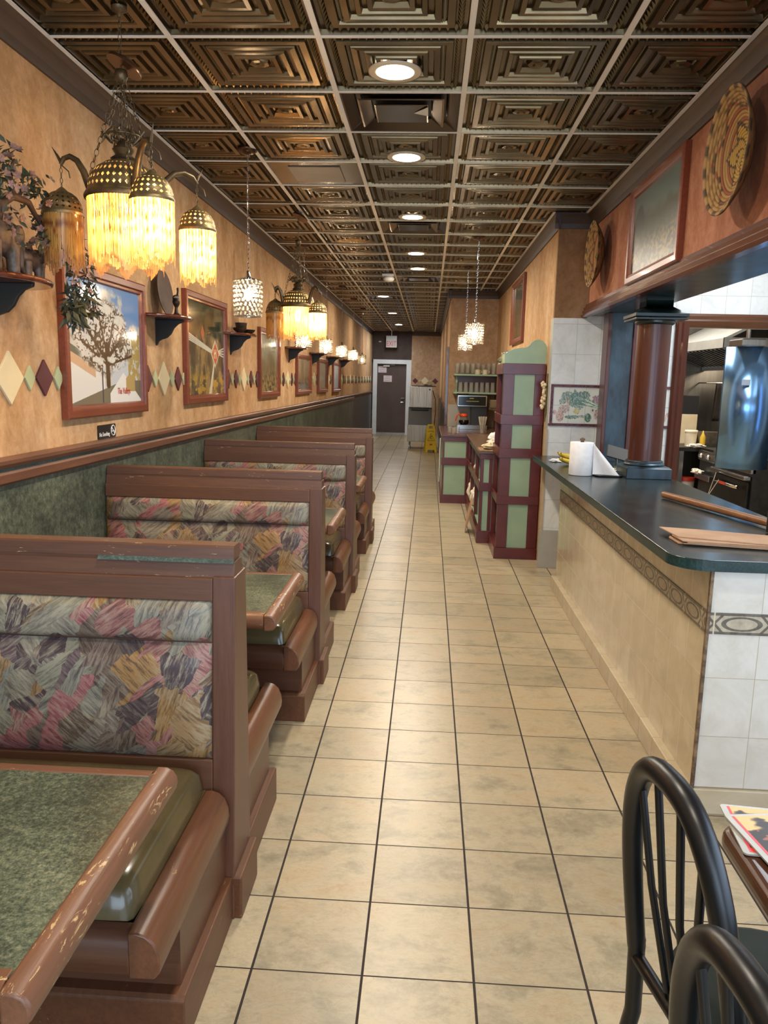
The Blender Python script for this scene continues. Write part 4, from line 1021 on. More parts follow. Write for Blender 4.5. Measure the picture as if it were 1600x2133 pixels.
def chandelier(x, y, zt, kn, pl, angles, lits, label, seed, dens=1.0):
    t = thing('moroccan_chandelier', label, 'chandelier', (x, y, zt-.5), 0, 'bead-fringed brass chandeliers')
    # hook, chain, canopy disc that has slid down the chain, chain knob
    m = MB(); m.lathe([(.03, 0), (.028, -.012), (.012, -.02), (.006, -.035)], (x, y, H), 16); chain(m, (x, y, H-.03), (x, y, kn+.02)); m.build('ceiling_chain', M_brassp, t)
    d = MB().lathe([(.07, 0), (.068, .012), (.03, .030), (.008, .038), (.0, .038)], n=32); d.xf(Matrix.Translation((x+.012, y, pl)) @ Matrix.Rotation(.45, 4, 'Y') @ Matrix.Rotation(-.2, 4, 'X'))
    d.build('canopy_plate', P('copper_canopy', '5b3f2c', '6f4f38', 6, .3, .7), t)
    MB().lathe([(.0, .03), (.022, .022), (.026, 0), (.018, -.02), (.006, -.03)], (x, y, kn), 20).build('chain_knob', M_brassp, t)
    m = MB()
    for k in range(4):
        a = 2*PI*k/4+.5; chain(m, (x+.012*math.cos(a), y+.012*math.sin(a), kn-.015), (x+.125*math.cos(a), y+.125*math.sin(a), zt-.09), .030, .0016, .008)
    for k in range(3):
        a = 2*PI*k/3+1.2; chain(m, (x, y, kn-.02), (x+.05*math.cos(a), y+.05*math.sin(a), zt+.10), .024, .0014, .006)
    m.build('suspension_chains', M_brassp, t)
    fm = MB()
    for k in range(8):   # scrollwork ornament between the chains
        a = 2*PI*k/8; 
        for s_ in (1, -1):
            fm.tube([(x+math.cos(a)*(.02+.022*q+.012*math.sin(q*3)), y+math.sin(a)*(.02+.022*q+.012*math.sin(q*3)), zt+.062+s_*.018*math.cos(q*2.2)*(1+q*.3)) for q in [j*.35 for j in range(8)]], .0035, 5)
    fm.tube([(x+.068*math.cos(a), y+.068*math.sin(a), zt+.062) for a in [2*PI*k/32 for k in range(32)]], .004, 6, closed=True)
    fm.build('scroll_ornament', M_brassp, t)
    lamp(t, x, y, zt, .142, .168, .235, lits[0], seed, dens)
    MB().lathe([(.035, 0), (.05, .015), (.03, .03), (.042, .05), (.02, .07), (.008, .09)], (x, y, zt-.035), 24).build('finial', M_brassp, t)
    MB().lathe([(.150, -.006), (.152, .004), (.148, .014), (.144, .014), (.144, -.006)], (x, y, zt-.168), 48, cap=False).build('rim_band', M_brassp, t)
    for k, (a, (Rk, dz, lit)) in enumerate(zip(angles, lits[1:])):
        ca, sa = math.cos(a), math.sin(a); zc = zt-.15
        q = lambda r_, z: (x+ca*r_, y+sa*r_, z)
        arm = MB(); rr_ = [.125+(Rk-.125)*w for w in (0, .13, .28, .48, .70, .90, 1)]; arm.tube([q(rr_[0], zc-.005), q(rr_[1], zc+.035), q(rr_[2], zc+.085), q(rr_[3], zc+.125), q(rr_[4], zc+.14), q(rr_[5], zc+.132), q(rr_[6], zc+.110)], [.017, .016, .014, .012, .011, .010, .008], 10)
        for j in range(3): arm.tube([q(Rk, zc+.12), q(Rk+.012+.01*j, zc+.15+.012*j)], [.007, .001], 6)
        arm_ = arm.build('curved_arm', M_brassp, t)
        hk = MB(); chain(hk, q(Rk, zc+.115), q(Rk, zc+.055+dz), .02, .0015, .005)
        hk.tube([q(Rk, zc+.11), (x+ca*Rk+.03, y+sa*Rk, zc+.085), (x+ca*Rk+.035, y+sa*Rk, zc+.06)], .0025, 6); hk.build('lamp_hook', M_brassp, arm_)
        lamp(t, x+ca*Rk, y+sa*Rk, zc+.06+dz, .077, .108, .185, lit, seed+10*k+3, dens)
    return t
chandelier(-1.205, 3.13, 2.413, 2.69, 2.722, [math.radians(a) for a in (180, 307, 55)], [1, (.25, -.032, 0), (.335, -.032, 1), (.35, -.036, 1)],
           'large brass chandelier with glowing amber bead skirts above the nearest booth', 5)
chandelier(-1.13, 6.75, 2.333, 2.69, 2.885, [math.radians(a) for a in (-38, 205, 160)], [1, (.24, -.03, 1), (.20, -.03, 0), (.22, .0, 0)],
           'second brass chandelier with amber fringes, farther down above the third table', 55, .8)

# ---------------------------------------------------------------- crystal drum pendants
def crystal_mat():
    g = G('cut_crystal'); gl = g.n('BsdfGlossy'); gl.inputs['Roughness'].default_value = .04; gl.inputs['Color'].default_value = (1, .98, .95, 1)
    tp = g.n('BsdfTransparent'); tp.inputs[0].default_value = (.92, .90, .86, 1); tl = g.n('BsdfTranslucent'); tl.inputs[0].default_value = (.95, .90, .80, 1)
    lw = g.n('LayerWeight'); lw.inputs[0].default_value = .45
    m1 = g.n('MixShader'); m1.inputs[0].default_value = .42; g.t.links.new(tp.outputs[0], m1.inputs[1]); g.t.links.new(tl.outputs[0], m1.inputs[2])
    m2 = g.n('MixShader'); g.put(m2.inputs[0], lw.outputs['Fresnel']); g.t.links.new(m1.outputs[0], m2.inputs[1]); g.t.links.new(gl.outputs[0], m2.inputs[2])
    g.t.links.new(m2.outputs[0], g.out.inputs[0]); return g.m
M_crys = crystal_mat()
def make_pendant(x, y, zt, hgt, r, label, lit, group):
    t = thing('crystal_pendant', label, 'pendant light', (x, y, zt-hgt), 0, group)
    MB().lathe([(.062, 0), (.060, -.010), (.035, -.024), (.006, -.030)], (x, y, H), 28).build('canopy', P('bronze_canopy', '4a352a', '5b4334', 8, .25, .7), t)
    m = MB(); m.tube([(x, y, H-.02), (x, y, zt+.05)], .0022, 6); chain(m, (x+.004, y, H-.03), (x+.004, y, zt+.05), .034, .0016, .006); m.build('chain_and_cord', M_chrome, t)
    m = MB(); m.lathe([(.006, .06), (.014, .05), (.014, .03), (.020, .02), (.020, -.01), (.016, -.05)], (x, y, zt), 16)
    for k in range(3):
        a = 2*PI*k/3; m.tube([(x, y, zt+.02), (x+r*math.cos(a), y+r*math.sin(a), zt)], .003, 6)
    sk = m.build('socket', M_chrome, t)
    m = MB()
    for zz in (zt, zt-hgt): m.tube([(x+r*math.cos(a), y+r*math.sin(a), zz) for a in [2*PI*k/36 for k in range(36)]], .0035, 6, closed=True)
    m.build('ring_frame', M_chrome, t)
    rows = 8; rr = hgt/rows/2; cols = int(2*PI*r/(rr*2.05)); m = MB()
    for i in range(rows):
        for k in range(cols):
            a = 2*PI*(k+.5*(i % 2))/cols; m.ball((x+r*math.cos(a), y+r*math.sin(a), zt-rr*(2*i+1)), rr*.97, 6, 4)
    m.s = [False]*len(m.f); m.build('crystal_drum', M_crys, t, fixn=False)
    MB().lathe([(.012, .03), (.024, 0), (.026, -.02), (.016, -.04), (0, -.046)], (x, y, zt-.075), 16).build('light_bulb', (M_bulbw if lit > 1 else M_bulbd) if lit else M_bulb_off, sk)
make_pendant(-1.145, 4.96, 2.165, .215, .079, 'crystal drum pendant nearest the camera, over the second table', 5.0, 'crystal drum pendants over the booths')
for y, lb in ((8.35, 'crystal drum pendant just right below the second chandelier'), (10.15, 'crystal drum pendant second beyond the second chandelier'), (11.95, 'crystal drum pendant third beyond the second chandelier'), (13.75, 'crystal drum pendant fourth beyond the second chandelier')):
    make_pendant(-1.335, y, 2.06, .165, .078, lb, 4.2, 'crystal drum pendants over the booths')
make_pendant(-1.335, 15.6, 2.03, .165, .078, 'dimmest crystal drum pendant at the far end of the left row', 0.5, 'crystal drum pendants over the booths')
make_pendant(.425, 7.75, 2.125, .19, .078, 'crystal drum pendant hanging nearer over the mint service counter', 5, 'crystal drum pendants over the service counter')
make_pendant(.425, 9.75, 2.13, .18, .078, 'crystal drum pendant hanging behind the nearer one at the service counter', 2.5, 'crystal drum pendants over the service counter')

# ---------------------------------------------------------------- ceiling fittings
dl = [('first', 0), ('second', 1), ('third', 2), ('fourth', 3), ('fifth', 4), ('sixth', 5), ('seventh', 6), ('last and farthest', 7)]
M_diff = emis_mat('lit_downlight', 'fff1d8', 14)
for nm, i in dl:
    x, y = DOWN[i]
    t = thing('recessed_downlight', 'round lit recessed downlight, %s from the camera' % nm, 'ceiling light', (x, y, H-.01), 0, 'recessed downlights')
    m = MB().lathe([(.082, -.002), (.112, -.006), (.118, -.002), (.118, .004), (.082, .004), (.082, -.002)], (x, y, H-.002), 40, cap=False)
    m.build('trim_ring', P('cream_trim_ring', 'd9cbb2', None, 4, .35), t)
    MB().lathe([(0, .0), (.084, .0), (.084, .006), (0, .006)], (x, y, H-.006), 32).build('diffuser', M_diff, t)
for i, j, lb in ((-1, 1, 'square bronze ceiling vent with a torn bright flap between the first two downlights'), (-1, 6, 'square bronze ceiling vent behind the third downlight'), (-1, 12, 'square bronze ceiling vent beyond the fifth downlight'), (-2, 16, 'square bronze ceiling vent by the sixth downlight')):
    cx = CX0+TS*(i+.5); cy = CY0+TS*(j+.5)
    t = thing('ceiling_vent', lb, 'ceiling vent', (cx, cy, H-.01), 0, 'bronze ceiling vents')
    def sq(r, z): return [(cx-r, cy-r, H+z), (cx+r, cy-r, H+z), (cx+r, cy+r, H+z), (cx-r, cy+r, H+z)]
    def shell(L):
        m = MB(); vs = [p for r, z in L for p in sq(r, z)]; fs = []
        for a in range(len(L)-1):
            for k in range(4):
                b = (k+1) % 4; fs.append((a*4+k, a*4+b, (a+1)*4+b, (a+1)*4+k))
        m.add(vs, fs); return m
    shell([(.298, 0), (.285, 0), (.225, .026), (.285, .028)]).build('outer_collar', M_bronze_smooth, t)
    shell([(.215, .0), (.205, -.003), (.150, .022), (.20, .024)]).build('louvre', M_bronze_smooth, t)
    shell([(.135, -.001), (.128, -.003), (.001, -.003), (.001, .002), (.13, .003)]).build('centre_plate', M_bronze_smooth, t)
    shell([(.30, .030), (.001, .031)]).build('duct_back', M_black, t)
    if j == 1:
        MB().add([(cx+.06, cy-.02, H-.004), (cx+.135, cy+.02, H-.005), (cx+.135, cy-.13, H-.010)], [(0, 1, 2)]).build('torn_flap', M_whitepaper, t)
cx = CX0+TS*(-1.5); cy = CY0+TS*3.5
t = thing('ceiling_panel', 'plain flat grey bronze ceiling panel in the second column', 'ceiling panel', (cx, cy, H-.01))
m = MB(); m.box(cx-.295, cy-.295, H+.002, cx+.295, cy+.295, H+.010); m.build('tray', M_bronze, t)
MB().box(cx-.17, cy-.19, H-.004, cx+.17, cy+.19, H+.002).build('flat_plate', P('grey_plastic_plate', '7f776d', '8a8278', 4, .4), t, bevel=.004)
m = MB(); x, y = -.575, 10.45
t = thing('ceiling_camera', 'white domed camera on the ceiling grid', 'security camera', (x, y, H-.12))
MB().box(x-.075, y-.06, H-.035, x+.075, y+.06, H-.004).build('mount_box', M_white, t, bevel=.006)
MB().ball((x+.01, y-.02, H-.07), .06, 20, 12, (1.25, 1, .7)).build('camera_head', P('grey_white_plastic', 'b5b2aa', 'c2bfb6', 5, .35), t)
x, y = -1.10, 22.55
t = thing('exit_sign', 'white exit sign with red letters hanging before the end door', 'exit sign', (x, y, 2.49))
MB().box(x-.155, y-.03, 2.47, x+.155, y+.03, 2.80).build('housing', P('white_sign_plastic', 'b9b4ac', 'c4c0b8', 4, .5), t, bevel=.01)
text('lettering', 'EXIT', .19, P('red_letters', 'd23a3a', None, 4, .5), frame_m((x, y-.032, 2.575), (1, 0, 0), (0, 0, 1)), t, sx=.72, ext=.002)
MB().tube([(x, y, 2.80), (x, y, H)], .012, 8).build('stem', M_white, t)
m = MB().lathe([(.035, 0), (.05, -.02), (.03, -.04)], (-1.44, 22.76, 0), 16); m.xf(Matrix.Translation((0, 0, 2.66)))
tag(m.build('smoke_detector', M_white), 'small white detector left of the exit sign', 'detector')
MB
# ---------------------------------------------------------------- tiled counter
def counter_side_mat():
    return counter_tile('beige_counter_tile', ['b6a888', 'c3b598', 'cfc3a9'], .1965, 2.77-4.4, .2275, .078, 1, 'cfc4ac', .0025, .13)
def counter_front_mat():
    return counter_tile('daylit_counter_tile_front', ['cbc5b8', 'd6d1c6', 'dedad1'], .1965, 1.034+.185-1.25, .2275, .078, 0, 'b3a68c', .0025, .2)  # same tile as the side, whitened to carry reflected daylight in its colour
t = thing('service_counter', 'long tiled counter with blue-grey top running down the right side', 'counter', (1.25, 4.4, 0))
MB().box(1.034, 2.772, .0, 1.50, 5.98, .938).build('tiled_side', counter_side_mat(), t)
MB().box(1.036, 2.768, .105, 1.50, 2.774, .938).build('tiled_end', counter_front_mat(), t)
MB().box(1.0, 2.755, 0, 1.50, 5.99, .10).build('base_tile', counter_tile('beige_base_tile', ['b3a385', 'c0b195', 'cabda3'], .205, 2.77-4.4, 5, -1, 1, '8d7a58', .003, .3), t, bevel=.004)
MB().box(1.026, 2.760, .10, 1.037, 2.775, .938).build('corner_grout', P('dark_corner_grout', '4f3a2c', '8c7456', 30, .7), t)
def listello(axis):
    g = G('relief_border_tile_%d' % axis); v = g.coord(); sp = g.n('SeparateXYZ'); g.put(sp.inputs[0], v); a = sp.outputs[axis]; z = sp.outputs[2]
    f = g.m_('SUBTRACT', g.m_('FRACT', g.m_('DIVIDE', a, .1965)), .5); w = g.m_('MULTIPLY', f, .1965)
    dz = g.m_('SUBTRACT', z, .740)
    # oval ring and crossed ribbon
    r = g.m_('SQRT', g.m_('ADD', g.m_('POWER', g.m_('DIVIDE', w, .070), 2), g.m_('POWER', g.m_('DIVIDE', dz, .026), 2)))
    ring = g.m_('LESS_THAN', g.m_('ABSOLUTE', g.m_('SUBTRACT', r, .92)), .13)
    w2 = g.m_('ABSOLUTE', g.m_('SUBTRACT', g.m_('ABSOLUTE', w), .098)); cr = g.m_('LESS_THAN', g.m_('ABSOLUTE', g.m_('SUBTRACT', w2, g.m_('MULTIPLY', g.m_('ABSOLUTE', dz), .9))), .006)
    ed = g.m_('GREATER_THAN', g.m_('ABSOLUTE', dz), .030)
    mk = g.m_('MAXIMUM', g.m_('MAXIMUM', ring, cr), ed); jt = g.m_('GREATER_THAN', g.m_('ABSOLUTE', f), .487)
    n1 = g.noise(v, 40, 4)
    c = g.mix(mk, g.ramp(n1, [(.3, 'a39781'), (.7, 'c2b69f')]), g.ramp(n1, [(.3, '504b43'), (.7, '777064')]))
    c = g.mix(jt, c, lin('cfc2a4')); g.pbr(c, .3, 0, g.bump(mk, .6, .003)); return g.m
MB().box(1.030, 2.766, .700, 1.0345, 5.98, .780).build('border_strip', listello(1), t)
MB().box(1.030, 2.7645, .700, 1.50, 2.7685, .780).build('border_strip', listello(0), t)
pts = [(.895, 6.62)]+[(.895+.13-.13*math.cos(a), 2.735+.13-.13*math.sin(a)) for a in [PI/2*k/10 for k in range(11)]]+[(1.62, 2.735), (1.62, 6.62)]
top = MB().prism(pts, 'z', .9405, .978).build('worktop', M_ctop, t, bevel=.004, seg=3)
e = MB(); n = len(pts); o_ = [(x+(0.0015 if x > 1.5 else -.0015), y) for x, y in pts]
for i in range(len(pts)-1):
    (xa, ya), (xb, yb) = pts[i], pts[i+1]
    nx, ny = (yb-ya), -(xb-xa); L = math.hypot(nx, ny) or 1; nx, ny = -nx/L*-1, -ny/L*-1
ring0 = [(x, y) for x, y in pts[:-1]]
vs = []; fs = []
for x, y in ring0:
    cx, cy = 1.25, 4.5; dx = -1 if x < 1.0 else 0; dy = -1 if y < 2.87 else 0
    if x < 1.03 and y < 2.87:
        a = math.atan2(y-(2.735+.13), x-(.895+.13)); dx, dy = math.cos(a), math.sin(a)
    L = math.hypot(dx, dy) or 1; q = (x+dx/L*.002, y+dy/L*.002); vs += [(q[0], q[1], .938), (q[0], q[1], .975)]
for i in range(len(ring0)-1): fs.append((2*i, 2*i+2, 2*i+3, 2*i+1))
e.add(vs, fs); e.build('edge_band', M_cedge, t)

# column standing on the counter
t = thing('wooden_column', 'round mahogany column with blue-black base and capital, standing on the counter', 'column', (1.445, 5.26, .978))
def sqb(m, h_, z0, z1, h2=None):
    h2 = h_ if h2 is None else h2; c = (1.445, 5.26)
    m.add([(c[0]-h_, c[1]-h_, z0), (c[0]+h_, c[1]-h_, z0), (c[0]+h_, c[1]+h_, z0), (c[0]-h_, c[1]+h_, z0), (c[0]-h2, c[1]-h2, z1), (c[0]+h2, c[1]-h2, z1), (c[0]+h2, c[1]+h2, z1), (c[0]-h2, c[1]+h2, z1)],
          [(3, 2, 1, 0), (4, 5, 6, 7), (0, 1, 5, 4), (1, 2, 6, 5), (2, 3, 7, 6), (3, 0, 4, 7)])
m = MB(); sqb(m, .145, .9785, 1.045); sqb(m, .145, 1.045, 1.058, .128); m.lathe([(.128, 1.058), (.133, 1.066), (.126, 1.074), (.118, 1.078), (.122, 1.086), (.112, 1.092)], (1.445, 5.26, 0), 40)
m.build('base', M_bluewood, t, bevel=.003)
MB().lathe([(.106, 1.09), (.106, 1.97)], (1.445, 5.26, 0), 48).build('shaft', M_mahog, t)
m = MB(); m.lathe([(.112, 1.965), (.125, 1.975), (.125, 1.99)], (1.445, 5.26, 0), 40); sqb(m, .160, 1.99, 2.003); sqb(m, .165, 2.008, 2.030); sqb(m, .155, 2.030, 2.075, .085); sqb(m, .085, 2.075, 2.1245)
m.build('capital', P('black_stained_capital', '151a18', '20302c', 4, .28, 0, .05), t, bevel=.002)

# blue pilaster with wooden edges at the end of the counter
t = thing('blue_pilaster', 'tall blue-black panel post with wood edges against the white tile', 'post', (1.45, 6.3, 0))
MB().box(1.395, 6.255, .979, 1.560, 6.42, 2.1245).build('panel', M_bluewood, t)
MB().box(1.365, 6.24, .979, 1.395, 6.42, 2.1245).build('left_edge', M_mahog, t, bevel=.004)
MB().box(1.560, 6.235, .979, 1.605, 6.42, 2.1245).build('right_edge', P('red_brown_post', '4a1f1c', '5c2a26', 6, .35), t, bevel=.004)

# vegetable mural on the tiled wall
def art_veg(U, V):
    img = np.ones(U.shape+(3,))*np.array((.84, .84, .80)); n = vnoise(U, V, 30, 16, 3, 4); n2 = vnoise(U, V, 60, 30, 4, 2)
    def blob(cx, cy, rx, ry, c, k=.35, a=1): 
        nonlocal img; c = tuple(.75*q+.25*.62 for q in c); img = lay(img, (1-sm(np.hypot((U-cx)/rx, (V-cy)/ry)+k*(n-.5)*1.1, .85, 1.0))*a, c)
    blob(.26, .72, .09, .16, (.42, .55, .50), .9, .9); blob(.19, .62, .05, .12, (.50, .62, .56), .9, .8); blob(.32, .62, .06, .14, (.86, .70, .62), .7, .8); blob(.24, .40, .12, .12, (.80, .64, .60), .9, .8)
    blob(.52, .66, .22, .26, (.36, .52, .47), .8); blob(.66, .78, .10, .12, (.40, .55, .50), .8); blob(.90, .66, .11, .14, (.70, .50, .58), .9)
    for k in range(6): img = lay(img, 1-sm(dseg(U, V, (.55+.025*k, .50+.045*k), (.92, .42+.02*k), 1.9), .010, .018), ((.80, .86, .80), (.48, .60, .54))[k % 2])
    blob(.16, .20, .085, .17, (.83, .62, .54), .15); blob(.05, .30, .045, .07, (.84, .60, .55), .3); blob(.49, .34, .065, .09, (.88, .82, .48), .25); blob(.40, .18, .16, .05, (.42, .55, .50), .9); blob(.62, .20, .10, .04, (.60, .70, .64), .9)
    blob(.73, .17, .075, .13, (.30, .46, .40), .2); blob(.71, .20, .018, .10, (.55, .68, .58), .3); blob(.82, .38, .06, .10, (.88, .84, .82), .2); blob(.82, .38, .02, .035, (.30, .40, .36), .2); blob(.93, .26, .09, .17, (.82, .66, .62), .2)
    dark = sm(n2, .60, .68)*(np.abs(img.sum(-1)-2.48) > .12); img = lay(img, dark*.55, (.30, .38, .35)); img = lay(img, sm(.40-n2, 0, .05)*(np.abs(img.sum(-1)-2.48) > .2)*.6, (.78, .80, .76))
    for gx in (.0, .4, .8, 1.2): img = lay(img, 1-sm(abs(U*1.22-gx*1.22/1.0*.83), .003, .006), (.66, .66, .62))
    img = lay(img, 1-sm(abs(V-.5), .004, .008), (.66, .66, .62)); return img
t = thing('vegetable_tile_mural', 'painted tile mural of celery, peppers and onions with maroon border on the white wall', 'tile mural', (1.30, 6.66, 1.22))
canvas('painted_tiles', frame_m((1.245, 6.6655, 1.400), (1, 0, 0), (0, 0, 1)), .41, .30, 380, 278, art_veg, art_mat('glazed_painted_tile', .15), t)
canvas('painted_tiles', frame_m((1.75, 6.6655, 1.400), (1, 0, 0), (0, 0, 1)), .56, .30, 160, 100, lambda U, V: art_veg(1-U, V), art_mat('glazed_painted_tile', .15), t)
m = MB(); m.box(1.02, 6.655, 1.552, 2.05, 6.669, 1.572); m.box(1.012, 6.655, 1.228, 2.05, 6.669, 1.248); m.box(1.020, 6.656, 1.248, 1.042, 6.669, 1.552)
m.build('border_tiles', P('maroon_relief_tile', '40161c', '6b3038', 60, .2, 0, .5), t)

# baskets and painting on the beam
def basket_mat():
    g = G('coiled_basket'); a = g.n('Attribute', attribute_name='Col'); nz = g.noise(g.coord(), 90, 3)
    g.pbr(g.mix(g.m_('MULTIPLY', nz, .5), a.outputs['Color'], lin('8a6a3c')), .75, 0, g.bump(nz, .5, .003)); return g.m
M_bask = basket_mat()
def basket(yc, zc, R, label, seed, petals):
    m = MB(); turns = 19; n = 96; vs, fs, cs = [], [], []; rn = random.Random(seed)
    tan, dk, red, yl = (lin('a9824a'), lin('2c2018'), lin('8a3d28'), lin('b8913f'))
    prof = []
    for i in range(turns*4+1):
        r = R*i/(turns*4); q = (i % 4)/4; dep = .085*(1-(r/R)**2.2)
        prof.append((r, dep+.0045*math.sin(q*PI)*-1))
    for i, (r, d) in enumerate(prof):
        for k in range(n):
            a = 2*PI*k/n; vs.append((1.28-.105+d, yc+r*math.cos(a), zc+r*math.sin(a)))
            ring = i//4; u = (a*petals/(2*PI)) % 1; f = r/R
            star = .30+.22*abs(2*u-1); star2 = .62+.20*abs(2*u-1)
            c = tan
            if f < star: c = yl if (ring+k//3) % 5 else dk
            elif f < star+.05: c = dk
            elif f < star2: c = tan if ring % 3 else red
            elif f < star2+.06: c = dk if (ring % 2) else red
            elif f > .94: c = dk if (k//3) % 2 else tan
            else: c = tan if (k//2+ring) % 3 else lin('7c5a34')
            if i % 4 == 0: c = tuple(v*.35 for v in c)
            cs.append(c)
    for i in range(len(prof)-1):
        for k in range(n): fs.append((i*n+k, i*n+(k+1) % n, (i+1)*n+(k+1) % n, (i+1)*n+k))
    m.add(vs, fs, True, cs); o = m.build('coiled_basket', M_bask, fixn=False)
    s_ = o.modifiers.new('thick', 'SOLIDIFY'); s_.thickness = .008; s_.offset = 1
    return tag(o, label, 'basket', 'coiled wall baskets on the beam')
basket(3.44, 2.525, .245, 'large coiled basket with star pattern on the terracotta beam, nearest the camera', 1, 5)
basket(6.09, 2.53, .235, 'coiled basket at the far end of the terracotta beam', 2, 6)
def art_field(U, V):
    n = vnoise(U, V, 9, 7, 71, 4); n2 = vnoise(U, V, 34, 30, 72, 3)
    img = np.ones(U.shape+(3,))*np.array((.22, .23, .15)); img = lay(img, sm(V+.15*(n-.5), .60, .74), (.34, .40, .37)); img = lay(img, sm(V, .8, 1)*sm(n, .5, .6), (.34, .42, .38))
    img = lay(img, (1-sm(np.hypot((U-.15)/.12, (V-.62)/.22)+.5*(n-.5), .8, 1))*.9, (.15, .17, .11)); img = lay(img, sm(.55-V, 0, .35)*sm(n2, .50, .60)*.8, (.62, .50, .24))
    img = lay(img, sm(.50-V, 0, .2)*sm(.46-n2, 0, .06)*.8, (.14, .14, .09)); return img
picture('dark green landscape painting in brown frame high on the terracotta beam', 4.245, 5.32, 2.215, 2.80, art_field, side=1.279, nx=130, cat='painting', parent_mat=art_mat('oil_paint', .32))
picture('tall narrow dark painting in brown frame above the mint cabinet', 8.80, 10.02, 2.03, 2.76, art_mist(81, (.36, .33, .24), (.46, .46, .40), (.50, .40, .26)), side=1.019, nx=60, cat='painting')

# kitchen doorway frame
m = MB(); prof = [(0, 0), (.020, 0), (.032, .02), (.026, .045), (.034, .06), (.022, .09), (.012, .11), (0, .11)]
def yy(d): return 6.67-d
m.prism([(2.0+b, yy(a)) for a, b in prof], 'z', 0, 2.16)
struct(m.build('trim_21', M_mahog, keep=True))
m = MB(); m.prism([(yy(a), 2.165-b) for a, b in prof], 'x', 2.0, 3.2); struct(m.build('trim_22', wood('oak_brown_moulding', '4c2c18', '6b4228', .35, 0), keep=True))

# ---------------------------------------------------------------- things on the counter
T = .9795
t = thing('paper_towel_roll', 'white paper towel roll with loose sheet standing on the counter', 'paper towel', (1.03, 5.26, T))
MB().lathe([(.020, 0), (.076, 0), (.078, .003), (.078, .215), (.076, .218), (.020, .218)], (1.032, 5.26, T), 40).build('roll', P('white_tissue', 'eceaea', 'f4f3f3', 30, .9, 0, .1), t)
vs, fs = [], []
for i in range(13):
    for j in range(7):
        u, v = i/12, j/6
        a = -.55+.9*0; bx, by = 1.032+.078*math.cos(-.75), 5.26+.078*math.sin(-.75)
        wid = .012+(.165)*(1-v)*u if True else 0
        x = bx+wid*1.0; y = by-.004-.030*u*(1-v)+.012*math.sin(u*5+v*2)
        vs.append((x, y, T+.0115+.20*v))
for i in range(12):
    for j in range(6): fs.append((i*7+j, (i+1)*7+j, (i+1)*7+j+1, i*7+j+1))
o = MB().add(vs, fs, True).build('loose_sheet', P('white_tissue', 'eceaea'), t)
MB().lathe([(.012, .218), (.012, .228), (.018, .232), (.017, .242), (.006, .248), (0, .248)], (1.032, 5.26, T), 20).build('holder_knob', P('dark_wood_knob', '4a3828', '6a5440', 12, .4), t)
MB().lathe([(0, 0), (.018, 0), (.018, .001), (0, .001)], (1.032, 5.26, T-.0005), 12).build('holder_post', M_black, t)
# bananas
M_ban = P('banana_skin', 'c2a22c', 'd6bc3f', 5, .45); rn = random.Random(2)
t = thing('banana_bunch', 'bunch of ripe bananas behind the paper towel roll', 'bananas', (1.08, 5.95, T))
tips = MB()
for k in range(4):
    pts = []; rs = []
    for i in range(12):
        u = i/11; a = -1.15+2.0*u; y = 5.92+k*.030-.05*math.cos(a)*0
        pts.append((1.10+.095*math.sin(a)-.02*k*.3, 5.87+k*.032, T+.022+.035*(k % 2)+.052*(1-math.cos(a*.9)))); rs.append(.0175*(max(.02, math.sin(PI*(.06+.88*u))))**.5)
    MB().tube(pts, rs, 8).build('banana', M_ban, t); tips.ball(pts[0], .006, 8, 6); tips.ball(pts[-1], .006, 8, 6)
tips.build('brown_tips', P('banana_tip', '2d2115'), t)
def crumple(name, c, r, sc, seed, mat, label, cat, group=None, amp=.5, freq=3.0, parent=None, flat=None):
    m = MB(); m.ball((0, 0, 0), 1, 40, 26)
    vs = []
    for p in m.v:
        p = Vector(p); w = Vector((seed, seed*1.7, 0)); q = 1+amp*.75*(abs(mn.noise(p*freq*.55+w))*1.6-.4)+amp*.22*mn.noise(p*freq*1.7+w)
        v = Vector((p.x*q*r*sc[0], p.y*q*r*sc[1], max(p.z*q*r*sc[2], -r*sc[2]*.8))); vs.append((c[0]+v.x, c[1]+v.y, c[2]+v.z+r*sc[2]*.8))
    m.v = vs; o = m.build(name, mat, parent, fixn=False)
    if parent is None: tag(o, label, cat, group)
    return o
M_cloth = P('white_cotton', 'd9cfba', 'e6dfce', 14, .9, 0, .2)
crumple('crumpled_napkin', (1.005, 6.10, T-.001), .030, (1.5, 1, .45), 5, M_whitepaper, 'small crumpled white napkin left of the bananas', 'napkin', amp=.8)
crumple('food_scraps', (1.285, 5.42, T+.010), .030, (1.6, 1, .4), 9, P('cream_scraps', 'd8cda6', 'ece4c8', 18, .7), 'pale crumpled scraps on the black tray beside the column base', 'scraps', amp=.9)
t = thing('black_tray', 'flat black tray lying in front of the column base', 'tray', (1.23, 5.30, T))
m = MB().prism(rrect(1.115, 5.165, 1.295, 5.50, .03), 'z', T, T+.010); m.build('tray_body', M_blackgl, t, bevel=.003)
t = thing('tablet_stand', 'grey tablet tilted on a black stand behind the paper towel roll', 'tablet', (1.37, 5.62, T))
m = MB().box(-.085, -.006, -.055, .085, .006, .055); m.xf(Matrix.Translation((1.372, 5.66, T+.115)) @ Matrix.Rotation(.25, 4, 'Y') @ Matrix.Rotation(-.75, 4, 'X')); m.build('tablet', P('grey_tablet_back', '3a3631', '443f3a', 4, .6), t, bevel=.004)
m = MB(); m.tube([(1.36, 5.66, T+.10), (1.35, 5.60, T+.045), (1.33, 5.56, T+.008)], .012, 8); m.box(1.29, 5.53, T, 1.41, 5.66, T+.010); m.build('stand', M_black, t)
